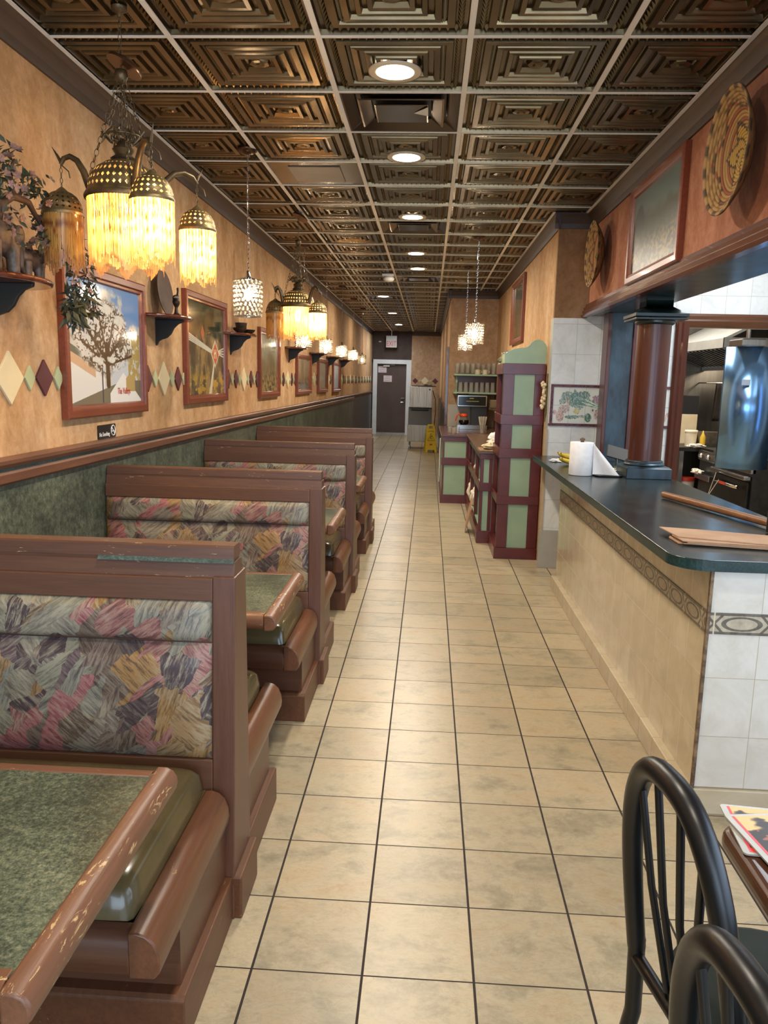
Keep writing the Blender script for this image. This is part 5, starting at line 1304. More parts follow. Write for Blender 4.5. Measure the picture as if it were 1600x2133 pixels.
# peel
t = thing('wooden_peel', 'long wooden handled peel with dark metal head lying across the counter', 'peel', (1.45, 3.6, T))
MB().tube([(1.290, 4.26, T+.020), (1.40, 3.82, T+.021), (1.50, 3.40, T+.022)], [.017, .0185, .0165], 14, flat=1).build('handle', wood('worn_ash_handle', '6e4526', '94643c', .4, 1, None), t)
m = MB().box(-.022, -.07, -.012, .022, .05, .014); m.xf(Matrix.Translation((1.512, 3.345, T+.020)) @ Matrix.Rotation(.24, 4, 'Z')); m.build('ferrule', P('grey_weathered_socket', '4f473d', '645a4c', 20, .6), t, bevel=.003)
m = MB().box(-.06, -.20, -.020, .20, .02, .075); m.xf(Matrix.Translation((1.50, 3.31, T+.0215)) @ Matrix.Rotation(.24, 4, 'Z')); m.build('metal_head', P('dark_iron_block', '2b2822', '3b372e', 10, .45, .5), t, bevel=.004)
# paper bags
rn = random.Random(8); t = None
corners = [(0.962, 3.235), (1.078, 3.40), (1.46, 3.20), (1.36, 2.86), (1.00, 2.955)]
for k in range(5):
    dx, dy = rn.uniform(-.015, .012), rn.uniform(-.012, .012); a = rn.uniform(-.055, .055)
    t = thing('paper_bag', ['brown paper bag at the bottom of the flat stack on the counter corner', 'brown paper bag second from the bottom of the counter stack', 'brown paper bag in the middle of the counter stack', 'brown paper bag second from the top of the counter stack', 'brown paper bag on top of the counter stack, its end folded askew'][k], 'paper bag', (1.2, 3.1, T+.006*k), 0, 'brown paper bags stacked on the counter')
    m = MB(); z = T+.0045*k
    q = [(-.20, -.115), (.25, -.115), (.25, .115), (-.20, .115), (-.225, .0)] if k < 4 else [(-.19, -.09), (.25, -.10), (.25, .10), (-.12, .11), (-.265, .10)]
    m.prism(q, 'z', 0, .0036)
    m.xf(Matrix.Translation((1.21+dx, 3.07+dy, z)) @ Matrix.Rotation(-.16+a+(-.10 if k == 4 else 0), 4, 'Z')); m.build('folded_bag', M_kraft, t)
    continue
    m = MB(); m.box(-.18, -.016, .0036, .24, .016, .0040); m.xf(Matrix.Translation((1.21+dx, 3.07+dy, z)) @ Matrix.Rotation(-.16+a+(-.10 if k == 4 else 0), 4, 'Z')); m.build('bag_seam', P('kraft_seam', '9a744e', None, 5, .8), t)

# ---------------------------------------------------------------- mint and maroon cabinets
def parts(name, boxes, mat, t):
    for b in boxes: MB().box(*b).build(name, mat, t, bevel=.002)
t = thing('tall_shelf_tower', 'tall maroon and mint open-sided cabinet tower beside the white tiled wall', 'cabinet', (.82, 7.28, 0))
x0, x1, y0, y1 = .650, 1.012, 6.952, 7.60
parts('stile', [(x0, y0+.012, .10, x0+.095, y0+.036, 1.74), (x1-.090, y0+.012, .10, x1, y0+.036, 1.74), (x0, y1-.06, .10, x0+.04, y1, 1.74), (x0, y0+.036, .10, x0+.035, y0+.075, 1.74)], M_maroon, t)
m = MB(); m.box(x0+.012, y0+.024, .10, x1-.004, y0+.034, 1.74); m.build('front_panels', M_mint, t)
m = MB().box(x1-.010, y0+.03, .10, x1-.002, y1, 1.74); m.box(x0+.012, y1-.010, .10, x1, y1-.002, 1.74); m.build('back_panels', M_mint, t)
for za, zb in ((1.650, 1.742), (1.213, 1.297), (.917, 1.002), (.499, .573)):
    parts('front_rail', [(x0-.012, y0, za, x1, y0+.014, zb)], M_maroon, t); parts('side_rail', [(x0-.012, y0+.014, za, x0+.002, y1, zb)], M_maroon, t)
for z in (1.225, .93, .51, .10): MB().box(x0+.004, y0+.036, z, x1-.012, y1-.012, z+.018).build('shelf', M_maroon, t)
m = MB().box(x0-.018, y0-.006, 0, x1+.004, y1, .100); m.build('plinth', M_maroon, t, bevel=.002)
pr = [(x0, 1.742), (x1, 1.742), (x1, 1.885), (x1-.015, 1.915), (x1-.045, 1.940), (x1-.075, 1.950), (x1-.105, 1.945), (x1-.135, 1.925), (x1-.155, 1.900), (x1-.172, 1.885), (x1-.19, 1.878), (x1-.22, 1.878), (x1-.28, 1.868), (x1-.33, 1.845), (x0, 1.825)]
MB().prism(pr, 'y', y0+.004, y0+.022).build('crest_panel', M_mint, t, bevel=.002)
m = MB().prism([(y0+.022, 1.742), (y1, 1.742), (y1, 1.80), (y0+.3, 1.81), (y0+.022, 1.825)], 'x', x0, x0+.016); m.box(x0+.016, y0+.022, 1.742, x1-.012, y1, 1.752); m.build('side_crest', P('pale_mint_paint', 'a9b98f', 'b2c29a', 6, .4), t)
M_plas = None
def plastic():
    g = G('clear_film'); b = g.n('BsdfGlossy'); b.inputs['Roughness'].default_value = .12; tp = g.n('BsdfTransparent'); tp.inputs[0].default_value = (.93, .93, .90, 1); d = g.n('BsdfDiffuse'); g.put(d.inputs[0], lin('cfc8b8'))
    m1 = g.n('MixShader'); m1.inputs[0].default_value = .30; g.t.links.new(tp.outputs[0], m1.inputs[1]); g.t.links.new(d.outputs[0], m1.inputs[2])
    lw = g.n('LayerWeight'); lw.inputs[0].default_value = .3; m2 = g.n('MixShader'); g.put(m2.inputs[0], lw.outputs['Fresnel']); g.t.links.new(m1.outputs[0], m2.inputs[1]); g.t.links.new(b.outputs[0], m2.inputs[2]); g.t.links.new(m2.outputs[0], g.out.inputs[0]); return g.m
M_film = plastic()
crumple('cellophane_bag', (.745, 7.14, .1185), .075, (1, 1, 1.9), 12, M_film, 'clear cellophane bag of white items on the lowest tower shelf', 'plastic bag', amp=.5)
crumple('wrapped_bread', (.745, 7.18, .5285), .055, (1, 1.2, 1.5), 14, P('bread_loaf', 'b98d4c', 'd7c39a', 9, .6), 'wrapped loaf on the middle tower shelf', 'bread', amp=.35)
crumple('plastic_bundle', (.76, 7.25, 1.2435), .055, (1, 1.2, 1.3), 19, M_cloth, 'small white bundle on the upper tower shelf', 'bundle', amp=.4)
t = thing('tablet_screen', 'small blue lit screen leaning on the tower shelf', 'screen', (.72, 7.2, .9485))
m = MB().box(-.002, -.09, 0, .006, .09, .12); m.xf(Matrix.Translation((.730, 7.22, .949)) @ Matrix.Rotation(-.3, 4, 'Y')); m.build('case', M_black, t)
m = MB().box(-.003, -.08, .01, -.002, .08, .11); m.xf(Matrix.Translation((.730, 7.22, .949)) @ Matrix.Rotation(-.3, 4, 'Y')); m.build('lit_screen', emis_mat('screen_glow', '7fa8ff', .8), t)
crumple('cellophane_topper', (.71, 7.30, 1.7525), .05, (1.3, 2.4, 1.2), 23, M_film, 'clear crumpled cellophane on top of the tower', 'plastic wrap', amp=.7)
t = thing('garlic_braid', 'braid of pale garlic bulbs hanging on the wall edge beside the tower', 'garlic', (1.0, 6.80, 1.33))
m = MB(); rn = random.Random(4)
for k in range(26):
    zz = 1.37+.0085*k; m.ball((.985+rn.uniform(-.022, .008), 6.80+rn.uniform(-.02, .02), zz), .0135, 10, 8, (1, 1, 1.1))
m.build('bulbs', P('garlic_skin', 'cdb892', 'ddcdac', 20, .6), t)
m = MB(); m.tube([(1.0, 6.80, 1.36), (1.003, 6.80, 1.50), (1.005, 6.80, 1.66)], [.008, .012, .006], 8); m.tube([(1.004, 6.79, 1.36), (1.0, 6.80, 1.25)], [.01, .004], 6); m.build('dry_stalks', P('dry_straw', '5e4a2e', '86693f', 30, .8), t)

# low side counter with open shelves
t = thing('low_shelf_counter', 'low maroon and mint open shelf counter between tower and podium', 'cabinet', (.78, 8.8, 0))
x0, x1, y0, y1 = .530, 1.012, 7.62, 10.10
parts('stile', [(x0, y0+.01, .12, x0+.030, y0+.06, .885), (.615, y0+.01, .12, .648, y0+.03, .885)]+[(x0, q-.025, .12, x0+.035, q+.025, .885) for q in (8.42, 9.24, 10.05)], M_maroon, t)
parts('panel', [(x0+.004, y0+.018, .12, x1, y0+.028, .885), (x1-.012, y0, .12, x1, y1, .885)]+[(x0+.02, q-.008, .12, x1, q+.008, .885) for q in (8.42, 9.24)], M_mint, t)
for za, zb in ((.835, .888), (.520, .602)):
    parts('front_rail', [(x0-.010, y0, za, .648, y0+.014, zb)], M_maroon, t); parts('side_rail', [(x0-.010, y0+.014, za, x0+.003, y1, zb)], M_maroon, t)
for z in (.14, .53): MB().box(x0+.01, y0+.03, z, x1-.012, y1, z+.016).build('shelf', M_mint, t)
MB().box(x0-.016, y0-.006, 0, x1, y1, .122).build('plinth', M_maroon, t, bevel=.002)
MB().box(x0-.03, y0-.02, .888, x1+.004, y1, .915).build('worktop', wood('worn_brown_worktop', '4f3a2a', '6a5140', .3, 1, '94785a', thr=.68), t, bevel=.004)
crumple('bagged_goods', (.60, 9.0, .157), .10, (.8, 1.8, 1.2), 31, M_cloth, 'white bagged goods on the low shelf, nearer', 'bag', 'white bags in the low shelf counter', .4)
crumple('bagged_goods', (.60, 9.6, .157), .10, (.8, 1.6, 1.3), 33, M_cloth, 'white bagged goods on the low shelf, farther', 'bag', 'white bags in the low shelf counter', .4)
crumple('bagged_goods', (.60, 8.8, .547), .08, (.8, 1.8, 1.0), 35, P('cream_bundle', 'c4b393', 'd9ccb0', 12, .8), 'cream bundle on the upper part of the low shelf counter', 'bag', None, .4)
m = MB().box(-.004, -.14, 0, .004, .14, .30); m.xf(Matrix.Translation((.44, 8.25, .0)) @ Matrix.Rotation(.18, 4, 'Y') @ Matrix.Rotation(.45, 4, 'X')); 
zmin = min(v[2] for v in m.v); m.v = [(a, b, c-zmin+.001) for a, b, c in m.v]
tag(m.build('cardboard_piece', M_kraft), 'flat tan cardboard leaning against the low shelf counter', 'cardboard')
# podium
t = thing('podium_counter', 'maroon and mint panelled podium at the far end of the service counter', 'cabinet', (.36, 10.3, 0))
x0, x1, y0, y1 = .205, .528, 10.11, 12.20
parts('stile', [(x0, y0+.008, .11, x0+.022, y0+.03, .86), (x1-.022, y0+.008, .11, x1, y0+.03, .86)], M_maroon, t)
m = MB().box(x0+.004, y0+.018, .11, x1, y1, .86); m.build('mint_body', M_mint, t)
parts('front_rail', [(x0-.010, y0, za, x1, y0+.014, zb) for za, zb in ((.81, .868), (.50, .597))], M_maroon, t)
MB().box(x0-.016, y0-.006, 0, x1, y1, .112).build('plinth', M_maroon, t)
MB().box(x0-.03, y0-.02, .868, x1+.05, y1, .890).build('worktop', P('maroon_worktop', '4a2a26', '5b3832', 8, .25), t, bevel=.004)
t = thing('back_counter', 'brown topped back counter under the coffee brewer', 'counter', (.8, 11.7, 0))
MB().box(.58, 11.0, 0, 1.012, 12.21, .868).build('body', M_maroon, t);
MB().box(.58, 10.12, .868, 1.012, 12.21, .888).build('worktop', P('brown_worktop', '55402e', '6a523e', 8, .25), t)
MB().box(.58, 10.12, .2, 1.012, 11.0, .868).build('front_body', M_mint, t)
slab('trim_23', .31, 12.20, .89, .80, 12.22, 1.22, P('cream_backsplash', 'a79c86', 'b5aa94', 4, .3))
m = MB(); m.box(.165, 10.13, .28, .172, 10.22, .84); tag(m.build('hanging_paper', M_whitepaper), 'white sheet hanging on the left side of the podium', 'paper')

# wall shelf with glasses
t = thing('glass_rack_shelf', 'mint two-tier wall shelf full of drinking glasses over the coffee brewer', 'shelf', (.7, 12.05, 1.38))
for z in (1.660, 1.392): MB().box(.372, 11.86, z, 1.012, 12.21, z+.026).build('shelf_board', M_mint, t, bevel=.004)
MB().box(.43, 12.19, 1.418, 1.012, 12.21, 1.66).build('maroon_back', M_maroon, t)
for x in (.405,): MB().prism([(12.21, 1.33), (12.21, 1.70), (12.0, 1.66), (11.95, 1.56), (12.02, 1.45), (11.97, 1.40)], 'x', x, x+.022).build('side_bracket', M_mint, t)
def glass_mat():
    g = G('clear_glassware'); gl = g.n('BsdfGlossy'); gl.inputs['Roughness'].default_value = .03; tp = g.n('BsdfTransparent'); tp.inputs[0].default_value = (.975, .98, .97, 1)
    lw = g.n('LayerWeight'); lw.inputs[0].default_value = .35; mx = g.n('MixShader'); d_ = g.n('BsdfDiffuse'); d_.inputs[0].default_value = (.85, .84, .78, 1); m0 = g.n('MixShader'); m0.inputs[0].default_value = .09; g.t.links.new(tp.outputs[0], m0.inputs[1]); g.t.links.new(d_.outputs[0], m0.inputs[2]); g.put(mx.inputs[0], g.m_('MULTIPLY', lw.outputs['Facing'], .65)); g.t.links.new(m0.outputs[0], mx.inputs[1]); g.t.links.new(gl.outputs[0], mx.inputs[2]); g.t.links.new(mx.outputs[0], g.out.inputs[0]); return g.m
M_glass = glass_mat()
gp = MB().lathe([(0, .006), (.028, .006), (.030, .012), (.038, .150), (.0365, .150), (.028, .016), (0, .014)], n=18)
first = None
def glass(x, y, z, h_, flip, label, group):
    global first
    if first is None:
        first = gp.build('drinking_glass', M_glass, keep=True, fixn=False); o = first
    else: o = first.copy(); COL.objects.link(o)
    o.location = (x, y, z+(h_ if flip else 0)); o.scale = (1, 1, h_/.15*(-1 if flip else 1)); tag(o, label, 'glass', group); return o
for r, yy_ in enumerate((11.93, 12.06)):
    for k in range(8):
        x = .415+.078*k+.01*r
        if r == 0 and 3 < k < 7: continue
        k_ = k-3 if (r == 0 and k > 6) else k
        glass(x, yy_, 1.6865, .165 if (k+r) % 3 else .145, False, '%s clear glass from the left in the %s row, upper mint shelf' % (ORD[k_], 'front' if r == 0 else 'back'), 'glasses on the upper shelf, %s row' % ('front' if r == 0 else 'back'))
        
for r, yy_ in enumerate((11.93, 12.07)):
    for k in range(7): glass(.475+.080*k+.012*r, yy_, 1.4185, .155, True, '%s upturned glass from the left in the %s row, lower mint shelf' % (ORD[k], 'front' if r == 0 else 'back'), 'glasses on the lower shelf, %s row' % ('front' if r == 0 else 'back'))
for k, x in enumerate((.722, .835)):
    t = thing('coffee_mug', 'cream mug upside down on the upper mint shelf, %s of the two' % ('left' if k == 0 else 'right'), 'mug', (x, 11.93, 1.6865), 0, 'cream mugs among the glasses')
    MB().lathe([(.042, 0), (.042, .05), (.034, .068), (.024, .072), (0, .072)], (x, 11.93, 1.6865), 24).build('cup', P('cream_china', 'cbbf9f', 'd4c9ab', 4, .2), t)
    MB().tube([(x+.040, 11.93, 1.70), (x+.062, 11.93, 1.712), (x+.062, 11.93, 1.732), (x+.040, 11.93, 1.742)], .005, 8).build('handle', P('cream_china', 'cbbf9f'), t)
tag(MB().lathe([(0, 0), (.04, .0), (.085, .020), (.088, .024), (.04, .008), (0, .006)], (.505, 11.755, 1.379), 28).build('saucer', P('cream_china', 'cbbf9f')), 'cream dish perched at the front edge of the lower shelf', 'dish')

t = thing('coffee_brewer', 'black and steel coffee brewer on the back counter', 'coffee machine', (.64, 11.8, .888))
MB().box(.425, 11.55, 1.215, .855, 12.0, 1.378).build('brew_head', M_steel_c, t, bevel=.006)
MB().box(.435, 11.543, 1.228, .838, 11.552, 1.362).build('black_panel', M_blackgl, t)
MB().box(.64, 11.62, .955, .86, 12.0, 1.216).build('tower', M_black, t); MB().box(.425, 11.42, .8885, .86, 12.0, .955).build('warmer_base', M_steel_c, t, bevel=.004)
text('panel_lettering', 'WE PROUDLY SERVE', .018, P('yellow_print', 'b9a84a', None, 4, .6), frame_m((.64, 11.540, 1.29), (1, 0, 0), (0, 0, 1)), t) if False else None
m = MB(); xx = .55
while xx < .735:
    w_ = random.uniform(.006, .014); m.box(xx, 11.5405, 1.288, xx+w_, 11.5425, 1.298); xx += w_+.004
m.box(.60, 11.5405, 1.330, .66, 11.5425, 1.340)
m.build('panel_print', P('yellow_print', 'a99a4c', None, 4, .6), t)
t = thing('coffee_carafe', 'glass coffee carafe with orange handle and lid on the warmer', 'carafe', (.52, 11.5, .9555))
MB().lathe([(.05, 0), (.068, .012), (.075, .04), (.068, .065)], (.525, 11.51, .956), 28).build('coffee', P('black_coffee', '0c0806', None, 4, .1), t)
MB().lathe([(.069, .066), (.056, .085), (.042, .10), (.046, .112)], (.525, 11.51, .956), 28, cap=False).build('glass_neck', M_glass, t)
M_or = P('orange_plastic', 'd8471a', 'e2521f', 4, .35)
ld = MB().lathe([(.046, .110), (.052, .120), (.048, .145), (.03, .158), (0, .160)], (.525, 11.51, .956), 24).build('lid', M_or, t)
MB().tube([(.49, 11.51, 1.085), (.445, 11.50, 1.105), (.425, 11.50, 1.09), (.408, 11.50, 1.03), (.402, 11.50, 1.0)], [.010, .011, .010, .009, .007], 8).build('handle', M_or, ld)
t = thing('straw_cup', 'clear cup of white straws on the counter before the brewer', 'straw holder', (.735, 10.6, .8885))
MB().lathe([(.028, 0), (.040, .12), (.038, .12), (.026, .004), (0, .004)], (.735, 10.6, .889), 20).build('cup', M_glass, t)
m = MB(); rn = random.Random(5)
for k in range(46):
    a = rn.random()*6.28; r = rn.random()**.5; m.tube([(.735+.018*r*math.cos(a), 10.6+.018*r*math.sin(a), .895), (.735+.062*r*math.cos(a), 10.6+.05*r*math.sin(a), 1.115)], .003, 5)
m.build('straws', P('white_straws', 'a79f90', 'd0c8b8', 60, .6), t)
# plates on a corner shelf
t = thing('corner_shelf', 'small dark corner shelf carrying plates right of the brewer', 'shelf', (.95, 11.3, 1.15))
MB().prism([(1.018, 10.8), (1.018, 11.5), (.87, 11.4), (.86, 11.1)], 'z', 1.19, 1.212).build('board', P('dark_worn_board', '4b3a2c', '5e4a3a', 9, .5), t)
for k in range(9):
    o = MB().lathe([(0, 0), (.045, 0), (.075, .008), (.077, .011), (.045, .004), (0, .004)], (.94, 11.2, 1.2125+.0125*k), 28)
    tag(o.build('plate', P('cream_china', 'cbbf9f')), '%s cream plate from the bottom of the corner shelf stack' % ORD[k], 'plate', 'plates stacked on the corner shelf')
for k in range(3):
    tag(MB().box(.815+.004*k, 11.02, 1.2125+.009*k, .862, 11.12, 1.2195+.009*k).build('coaster', P('cream_china', 'cbbf9f')), 'flat cream tile piled on the shelf left of the plates', 'coaster', 'coasters beside the plates') if False else None
# towels, bags on the low counter
crumple('folded_towels', (.71, 8.02, .9155), .070, (1.3, 1.6, .75), 41, M_cloth, 'pile of white towels on the low counter beside the tower', 'towels', None, .5)
crumple('rolled_napkins', (.60, 7.76, .9255), .040, (1.4, 1.6, .7), 47, P('cream_napkin', 'd3c49e', 'e0d4b2', 16, .9), 'cream rolled napkins in front of the towel pile', 'napkins', None, .6)
crumple('tissue_pack', (.72, 8.36, .9155), .060, (1.2, 1.4, 1.3), 49, M_whitepaper, 'white pack with blue mark behind the towel pile', 'tissue pack', None, .3)
m = MB(); rn = random.Random(6); vs = []; fs = []
for i in range(25):
    for j in range(13):
        x = .515+.145*j/12; y = 7.60+.36*i/24; vs.append((x, y, .9158+.006*abs(math.sin(i*1.6+j*1.3))))
for i in range(24):
    for j in range(12): fs.append((i*13+j, (i+1)*13+j, (i+1)*13+j+1, i*13+j+1))
o = m.add(vs, fs, True).build('woven_mat', P('brown_crochet', '74573a', 'a98a60', 60, .9, 0, .5)); s_ = o.modifiers.new('th', 'SOLIDIFY'); s_.thickness = .004; tag(o, 'brown crocheted mat at the near end of the low counter', 'mat')
for k, (x, y) in enumerate(((.345, 10.35), (.395, 10.55), (.30, 10.60))):
    o = glass(x, y, .8905, .085, False, ['short clear glass nearest on the podium top', 'short clear glass right rear on the podium top', 'short clear glass left rear on the podium top'][k], 'short glasses on the podium')

# ---------------------------------------------------------------- ice machine, caution sign
M_ice = P('satin_stainless', '9a9182', None, 3, .30, 1.0, .8, (5, 5, .12))
t = thing('ice_machine', 'stainless ice machine over a dark storage bin on legs at the corridor end', 'ice machine', (-.20, 18.4, 0))
x0, x1, y0, y1 = -.455, .085, 18.10, 18.75
MB().box(x0+.02, y0+.02, .955, x1, y1, 1.435).build('ice_maker_head', M_ice, t, bevel=.006)
MB().box(x0+.02, y0+.012, .97, x1-.12, y0+.02, 1.43).build('front_panel', M_ice, t, bevel=.003)
MB().prism([(y0, .56), (y1, .56), (y1, .955), (y0+.09, .955)], 'x', x0, x1).build('bin_door', P('dark_grey_plastic', '2b2a26', '353430', 5, .3), t, bevel=.006)
MB().tube([(x0+.06, y0+.055, .905), (x1-.08, y0+.055, .905)], .016, 8).build('door_handle', M_black, t)
MB().box(x0-.01, y0-.02, .17, x1, y1, .56).build('bin_body', M_ice, t, bevel=.006)
for x in (x0+.04, x1-.04):
    for y in (y0+.05, y1-.05): MB().lathe([(.02, 0), (.016, .02), (.016, .17)], (x, y, 0), 12).build('leg', M_chrome, t)
MB().box(x1-.085, y0+.008, 1.355, x1-.045, y0+.013, 1.385).build('badge', M_black, t)
tag(MB().box(-.39, 18.15, 1.4365, .16, 18.7, 1.455).build('flat_tray', M_black, bevel=.004), 'black tray lying on top of the ice machine', 'tray')
crumple('cleaning_cloth', (-.02, 18.3, 1.4555), .06, (1.6, 1.2, .5), 61, P('beige_rag', 'a99a7c', 'bfb193', 9, .9), 'beige rag on the black tray above the ice machine', 'cloth', amp=.5)
tag(MB().tube([(.09, 18.3, 1.35), (.16, 18.25, 1.15), (.17, 18.2, .9), (.15, 18.2, .5), (.22, 18.3, .02)], .008, 8).build('power_cable', M_black), 'black cable hanging down the right side of the ice machine', 'cable')
t = thing('caution_sign', 'yellow folding caution wet floor sign in front of the ice machine', 'wet floor sign', (.07, 17.45, 0))
M_yel = P('yellow_plastic', 'cda914', 'd8b81c', 4, .4)
def leafp(s_):
    m = MB(); z1 = .635; lean = .16
    out = [(-.130, 0), (-.085, 0), (-.080, .055), (.020*-1, .055), (-.020, .055), (.080, .055), (.085, 0), (.130, 0), (.075, .60), (.065, .635), (-.065, .635), (-.075, .60)]
    # frame polygon split round the hand hole
    m.prism([(-.130, 0), (-.080, 0), (-.072, .06), (.072, .06), (.080, 0), (.130, 0), (.094, .54), (-.094, .54)], 'y', -.004, .004)
    m.prism([(-.094, .54), (-.045, .54), (-.042, .60), (-.075, .60)], 'y', -.004, .004); m.prism([(.045, .54), (.094, .54), (.075, .60), (.042, .60)], 'y', -.004, .004); m.prism([(-.075, .60), (.075, .60), (.065, .635), (-.065, .635)], 'y', -.004, .004)
    return m.xf(Matrix.Translation((.07, 17.45, 0)) @ Matrix.Rotation(.13, 4, 'Z') @ Matrix.Translation((0, -s_*lean, 0)) @ Matrix.Rotation(-s_*.245, 4, 'X'))
leafp(1).build('front_leaf', M_yel, t, bevel=.002); leafp(-1).build('rear_leaf', M_yel, t, bevel=.002)
MF = Matrix.Translation((.07, 17.45, 0)) @ Matrix.Rotation(.13, 4, 'Z') @ Matrix.Translation((0, -.16, 0)) @ Matrix.Rotation(-.245, 4, 'X') @ Matrix.Translation((0, -.0055, 0)) @ Matrix.Rotation(PI/2, 4, 'X')
text('caution_lettering', 'CAUTION', .036, M_black, MF @ Matrix.Translation((0, .475, 0)), t, sx=.85)
m = MB(); tri = [(0, .43), (-.078, .27), (.078, .27)]
m.tube([MF @ Vector((x, y, 0)) for x, y in tri], .005, 4, closed=True)
m.ball(MF @ Vector((.0, .375, 0)), .009, 8, 6); m.tube([MF @ Vector(p) for p in ((0, .362, 0), (-.012, .335, 0), (.01, .315, 0), (.03, .30, 0))], .005, 5); m.tube([MF @ Vector(p) for p in ((-.03, .352, 0), (0, .352, 0), (.028, .365, 0))], .004, 5); m.tube([MF @ Vector(p) for p in ((-.01, .335, 0), (-.03, .30, 0))], .004, 5)
m.build('slipping_figure_symbol', M_black, t)
m = MB(); m.add([MF @ Vector(p) for p in ((-.03, .165, 0), (.028, .165, 0), (.028, .195, 0), (-.03, .195, 0))], [(0, 1, 2, 3)]); m.build('red_label', P('red_label_ink', 'a8301c'), t)

# ---------------------------------------------------------------- kitchen beyond the doorway
t = thing('gas_range', 'stainless gas range with knobs seen through the kitchen doorway', 'range', (3.3, 7.9, 0))
X = 2.96
MB().box(X+.02, 7.25, .12, 3.85, 8.66, .90).build('body', P('dark_steel_body', '3a3936', '474541', 12, .35, .8), t)
MB().box(X, 7.25, .800, X+.05, 8.66, .905).build('control_panel', M_steel, t, bevel=.006)
MB().box(X+.02, 7.25, .905, 3.85, 8.66, .93).build('cast_iron_top', P('cast_iron', '121110', '1e1c1a', 30, .5, .3), t)
MB().box(X-.02, 7.25, .900, X+.08, 8.18, .935).build('front_ledge', M_steel_c, t, bevel=.006)
for y in (8.56, 8.35, 8.08, 7.97, 7.72, 7.60, 7.48):
    m = MB().lathe([(.026, 0), (.030, .006), (.024, .012), (.022, .032), (0, .034)], n=16); m.xf(Matrix.Translation((X, y, .850)) @ Matrix.Rotation(-PI/2, 4, 'Y')); k_ = m.build('knob', M_chrome, t)
MB().box(X-.05, 7.27, .735, X+.02, 8.16, .775).build('bullnose_shelf', M_steel, t, bevel=.012)
MB().box(X-.03, 8.22, .60, X+.03, 8.66, .66).build('lower_shelf', M_steel, t, bevel=.008)
od = MB().box(X-.005, 7.29, .20, X+.022, 8.12, .72).build('oven_door', P('dark_oven_steel', '2f2e2c', '3c3a37', 8, .28, .85), t, bevel=.006)
m = MB().tube([(X-.03, 7.45, .655), (X-.05, 7.48, .655), (X-.05, 7.98, .655), (X-.03, 8.01, .655)], .016, 10); m.build('oven_handle', M_chrome, od)
MB().box(X-.069, 7.66, .645, X-.065, 7.84, .67).build('red_sticker', P('red_sticker_ink', 'c0402c'), od)
t = thing('extractor_hood', 'white and steel extractor hood over the kitchen range', 'hood', (3.4, 8.6, 1.8))
MB().prism([(2.80, 1.955), (2.83, 1.955), (2.83, 2.03), (3.60, 2.44), (3.60, 2.46), (2.80, 2.045)], 'y', 7.78, 9.58).build('canopy', P('grey_painted_steel', '9b9a92', 'a8a79f', 6, .35, .3), t)
MB().box(2.80, 7.775, 1.955, 3.9, 7.80, 2.05).build('end_lip', M_steel, t)
m = MB()
for k in range(15):
    y = 7.86+.115*k; m.prism([(2.84, 1.945), (3.22, 1.80), (3.22, 1.815), (2.84, 1.96)], 'y', y, y+.055)
m.build('baffle_filters', M_steel_c, t); MB().prism([(2.84, 1.96), (3.25, 1.815), (3.25, 1.84), (2.84, 1.98)], 'y', 7.80, 9.58).build('filter_back', M_black, t)
MB().box(3.22, 7.80, 1.765, 3.27, 9.58, 1.815).build('grease_gutter', M_steel, t)
m = MB(); m.box(3.25, 7.8, 2.43, 3.9, 9.58, 2.9); m.build('duct_box', M_sswall, t)
# curved steel sheet on a pipe
t = thing('curved_steel_panel', 'tall curved stainless panel with painted-in blue reflection, hanging from a pipe in the kitchen doorway', 'steel panel', (2.78, 6.98, .87))
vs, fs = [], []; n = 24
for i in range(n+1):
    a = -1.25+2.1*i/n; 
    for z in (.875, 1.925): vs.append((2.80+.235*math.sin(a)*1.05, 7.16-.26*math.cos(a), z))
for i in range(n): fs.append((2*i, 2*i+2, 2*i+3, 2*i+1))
o = MB().add(vs, fs, True).build('steel_sheet', P('blue_reflection_stainless', '6f9bcb', '84aeda', 3, .2, .9), t); s_ = o.modifiers.new('th', 'SOLIDIFY'); s_.thickness = .004  # blue base colour stands in for daylight reflected in the steel
MB().box(2.62, 6.86, 1.925, 2.82, 7.16, 1.99).build('clamp', M_steel, t, bevel=.01)
MB().lathe([(.018, 1.98), (.018, 2.93)], (2.72, 7.0, 0), 16).build('pipe', M_steel, t)
MB().box(2.66, 6.888, 1.60, 2.73, 6.893, 1.65).build('paper_label', P('grey_label', 'a9b4c4'), t)
# work table and things on it
t = thing('kitchen_work_table', 'dark kitchen work table left of the range', 'table', (3.1, 9.1, 0))
MB().box(2.76, 8.70, .88, 3.9, 9.58, .92).build('table_top', P('dark_steel_top', '24221f', '302d29', 12, .4, .5), t)
for x in (2.80, 3.86):
    for y in (8.74, 9.54): MB().box(x-.02, y-.02, 0, x+.02, y+.02, .88).build('leg', M_steel, t)
MB().box(2.78, 8.72, .25, 3.88, 9.56, .28).build('under_shelf', P('dark_steel_top', '24221f'), t)
t = thing('white_bucket', 'white plastic tub on the kitchen work table', 'tub', (2.93, 8.85, .9205))
MB().lathe([(.058, 0), (.066, .165)], (2.925, 8.86, .921), 28).build('tub', P('white_tub_plastic', 'c9bfa6', 'd6cdb6', 5, .4), t); MB().lathe([(.070, .160), (.071, .175), (.066, .182), (0, .182)], (2.925, 8.86, .921), 28).build('lid', P('white_tub_plastic', 'c9bfa6'), t)
t = thing('squeeze_bottle', 'yellow squeeze bottle beside the white tub', 'bottle', (3.0, 8.78, .9205))
MB().lathe([(.028, 0), (.030, .01), (.029, .11), (.018, .135), (.012, .15), (.004, .18), (0, .182)], (3.035, 8.80, .921), 20).build('bottle', P('mustard_yellow', 'b9972a', 'c9aa38', 4, .35), t)
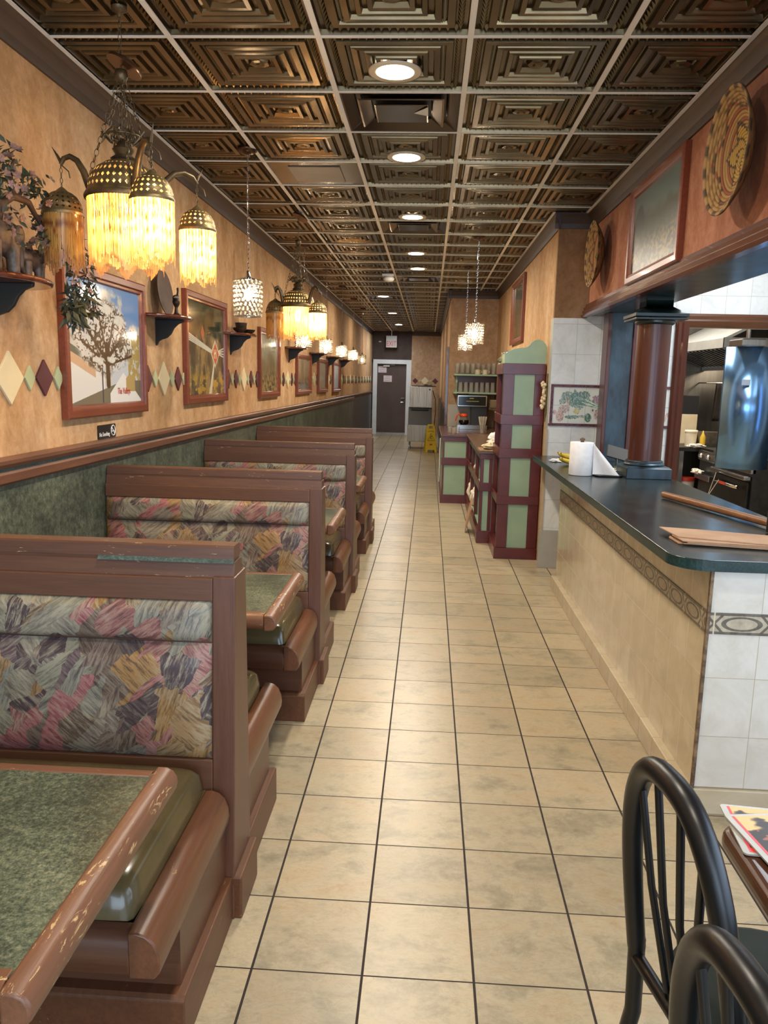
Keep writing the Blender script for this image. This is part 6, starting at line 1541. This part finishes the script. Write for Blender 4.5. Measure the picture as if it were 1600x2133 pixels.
crumple('cooking_gloves', (2.95, 8.74, .9205), .045, (2.0, 1, .5), 71, M_cloth, 'white cloth glove on the table edge before the tub', 'cloth', 'white gloves by the range', .7)
crumple('cooking_gloves', (2.905, 8.50, .661), .05, (1.0, 1.7, .55), 73, M_cloth, 'striped white cloth on the range lower shelf', 'cloth', 'white gloves by the range', .7)
t = thing('foil_tray', 'long foil tray wrapped in plastic behind the range', 'tray', (3.25, 9.1, .9205))
MB().prism([(-.16, 0), (.16, 0), (.19, .13), (-.19, .13)], 'y', -.1, .1).xf(Matrix.Translation((3.26, 9.0, .921+.03))).build('tray_body', P('dull_foil', '6e665a', '8a8070', 16, .35, .8, .3), t)
MB().box(3.10, 8.92, .9205, 3.42, 9.08, .952).build('rack', M_steel, t)
tag(MB().box(2.70+.10, 9.30, 1.262, 3.13, 9.50, 1.475).build('monitor', M_black, bevel=.004), 'black square monitor on the kitchen back wall', 'monitor')
tag(MB().box(2.81, 9.28, .9205, 3.12, 9.52, 1.26).build('cream_box', P('cream_card', 'b8a888', 'c5b697', 5, .7), bevel=.003), 'cream box standing under the black monitor', 'box')
for k in range(12):
    tag(MB().lathe([(.040, 0), (.052, .022), (.054, .022), (.054, .024)], (2.93, 9.40, 1.4755+.0225*k), 20).build('foam_bowl', P('cream_foam', 'cfc0a0', 'd9ccb0', 5, .7)), '%s cream foam bowl from the bottom of the stack on the monitor' % ORD[k], 'bowl', 'foam bowls stacked in the kitchen')
t = thing('hanging_towel', 'dark towel hanging from a rod over the kitchen tray', 'towel', (3.35, 9.2, 1.15))
m = MB().tube([(3.19, 9.3, 1.625), (3.60, 9.3, 1.625)], .010, 8); m.tube([(3.21, 9.3, 1.625), (3.21, 9.6, 1.625)], .008, 6); m.tube([(3.58, 9.3, 1.625), (3.58, 9.6, 1.625)], .008, 6); m.build('rod', M_steel, t)
vs, fs = [], []
for i in range(15):
    for j in range(9): u = i/14; v = j/8; vs.append((3.28+.19*u+.02*(1-v), 9.29+.012*math.sin(u*12), 1.62-.43*v))
for i in range(14):
    for j in range(8): fs.append((i*9+j, i*9+j+1, (i+1)*9+j+1, (i+1)*9+j))
o = MB().add(vs, fs, True).build('cloth', P('black_towel', '14110f', '231d18', 16, .95), t); s_ = o.modifiers.new('th', 'SOLIDIFY'); s_.thickness = .02
t = thing('red_lidded_bucket', 'white bucket with red lid under the kitchen work table', 'bucket', (2.92, 8.8, .2805)); MB().lathe([(.085, 0), (.10, .26)], (2.90, 8.85, .2805), 24).build('bucket', P('white_pail', 'b9b4a8', None, 4, .4), t); MB().lathe([(.104, .26), (.105, .30), (0, .302)], (2.90, 8.85, .2805), 24).build('lid', P('red_plastic', 'a8301c', None, 4, .4), t)
t = thing('yellow_jug', 'yellow plastic jug with red cap beside the red-lidded bucket', 'jug', (3.15, 8.85, .2805)); MB().lathe([(.08, 0), (.085, .02), (.085, .2), (.04, .25), (.03, .27)], (3.16, 8.85, .2805), 24).build('jug', P('yellow_jug_plastic', 'a8842a', None, 4, .4), t); MB().lathe([(.034, .27), (.034, .30), (0, .30)], (3.16, 8.85, .2805), 16).build('cap', P('red_plastic', 'a8301c'), t)
t = thing('long_tongs', 'long steel tongs hanging from the oven handle', 'tongs', (2.89, 7.9, .42))
MB().tube([(2.890, 8.12, .42), (2.895, 7.92, .74)], .006, 6).build('arm', M_chrome, t); MB().tube([(2.885, 8.14, .42), (2.890, 7.82, .68)], .006, 6).build('arm', M_chrome, t)
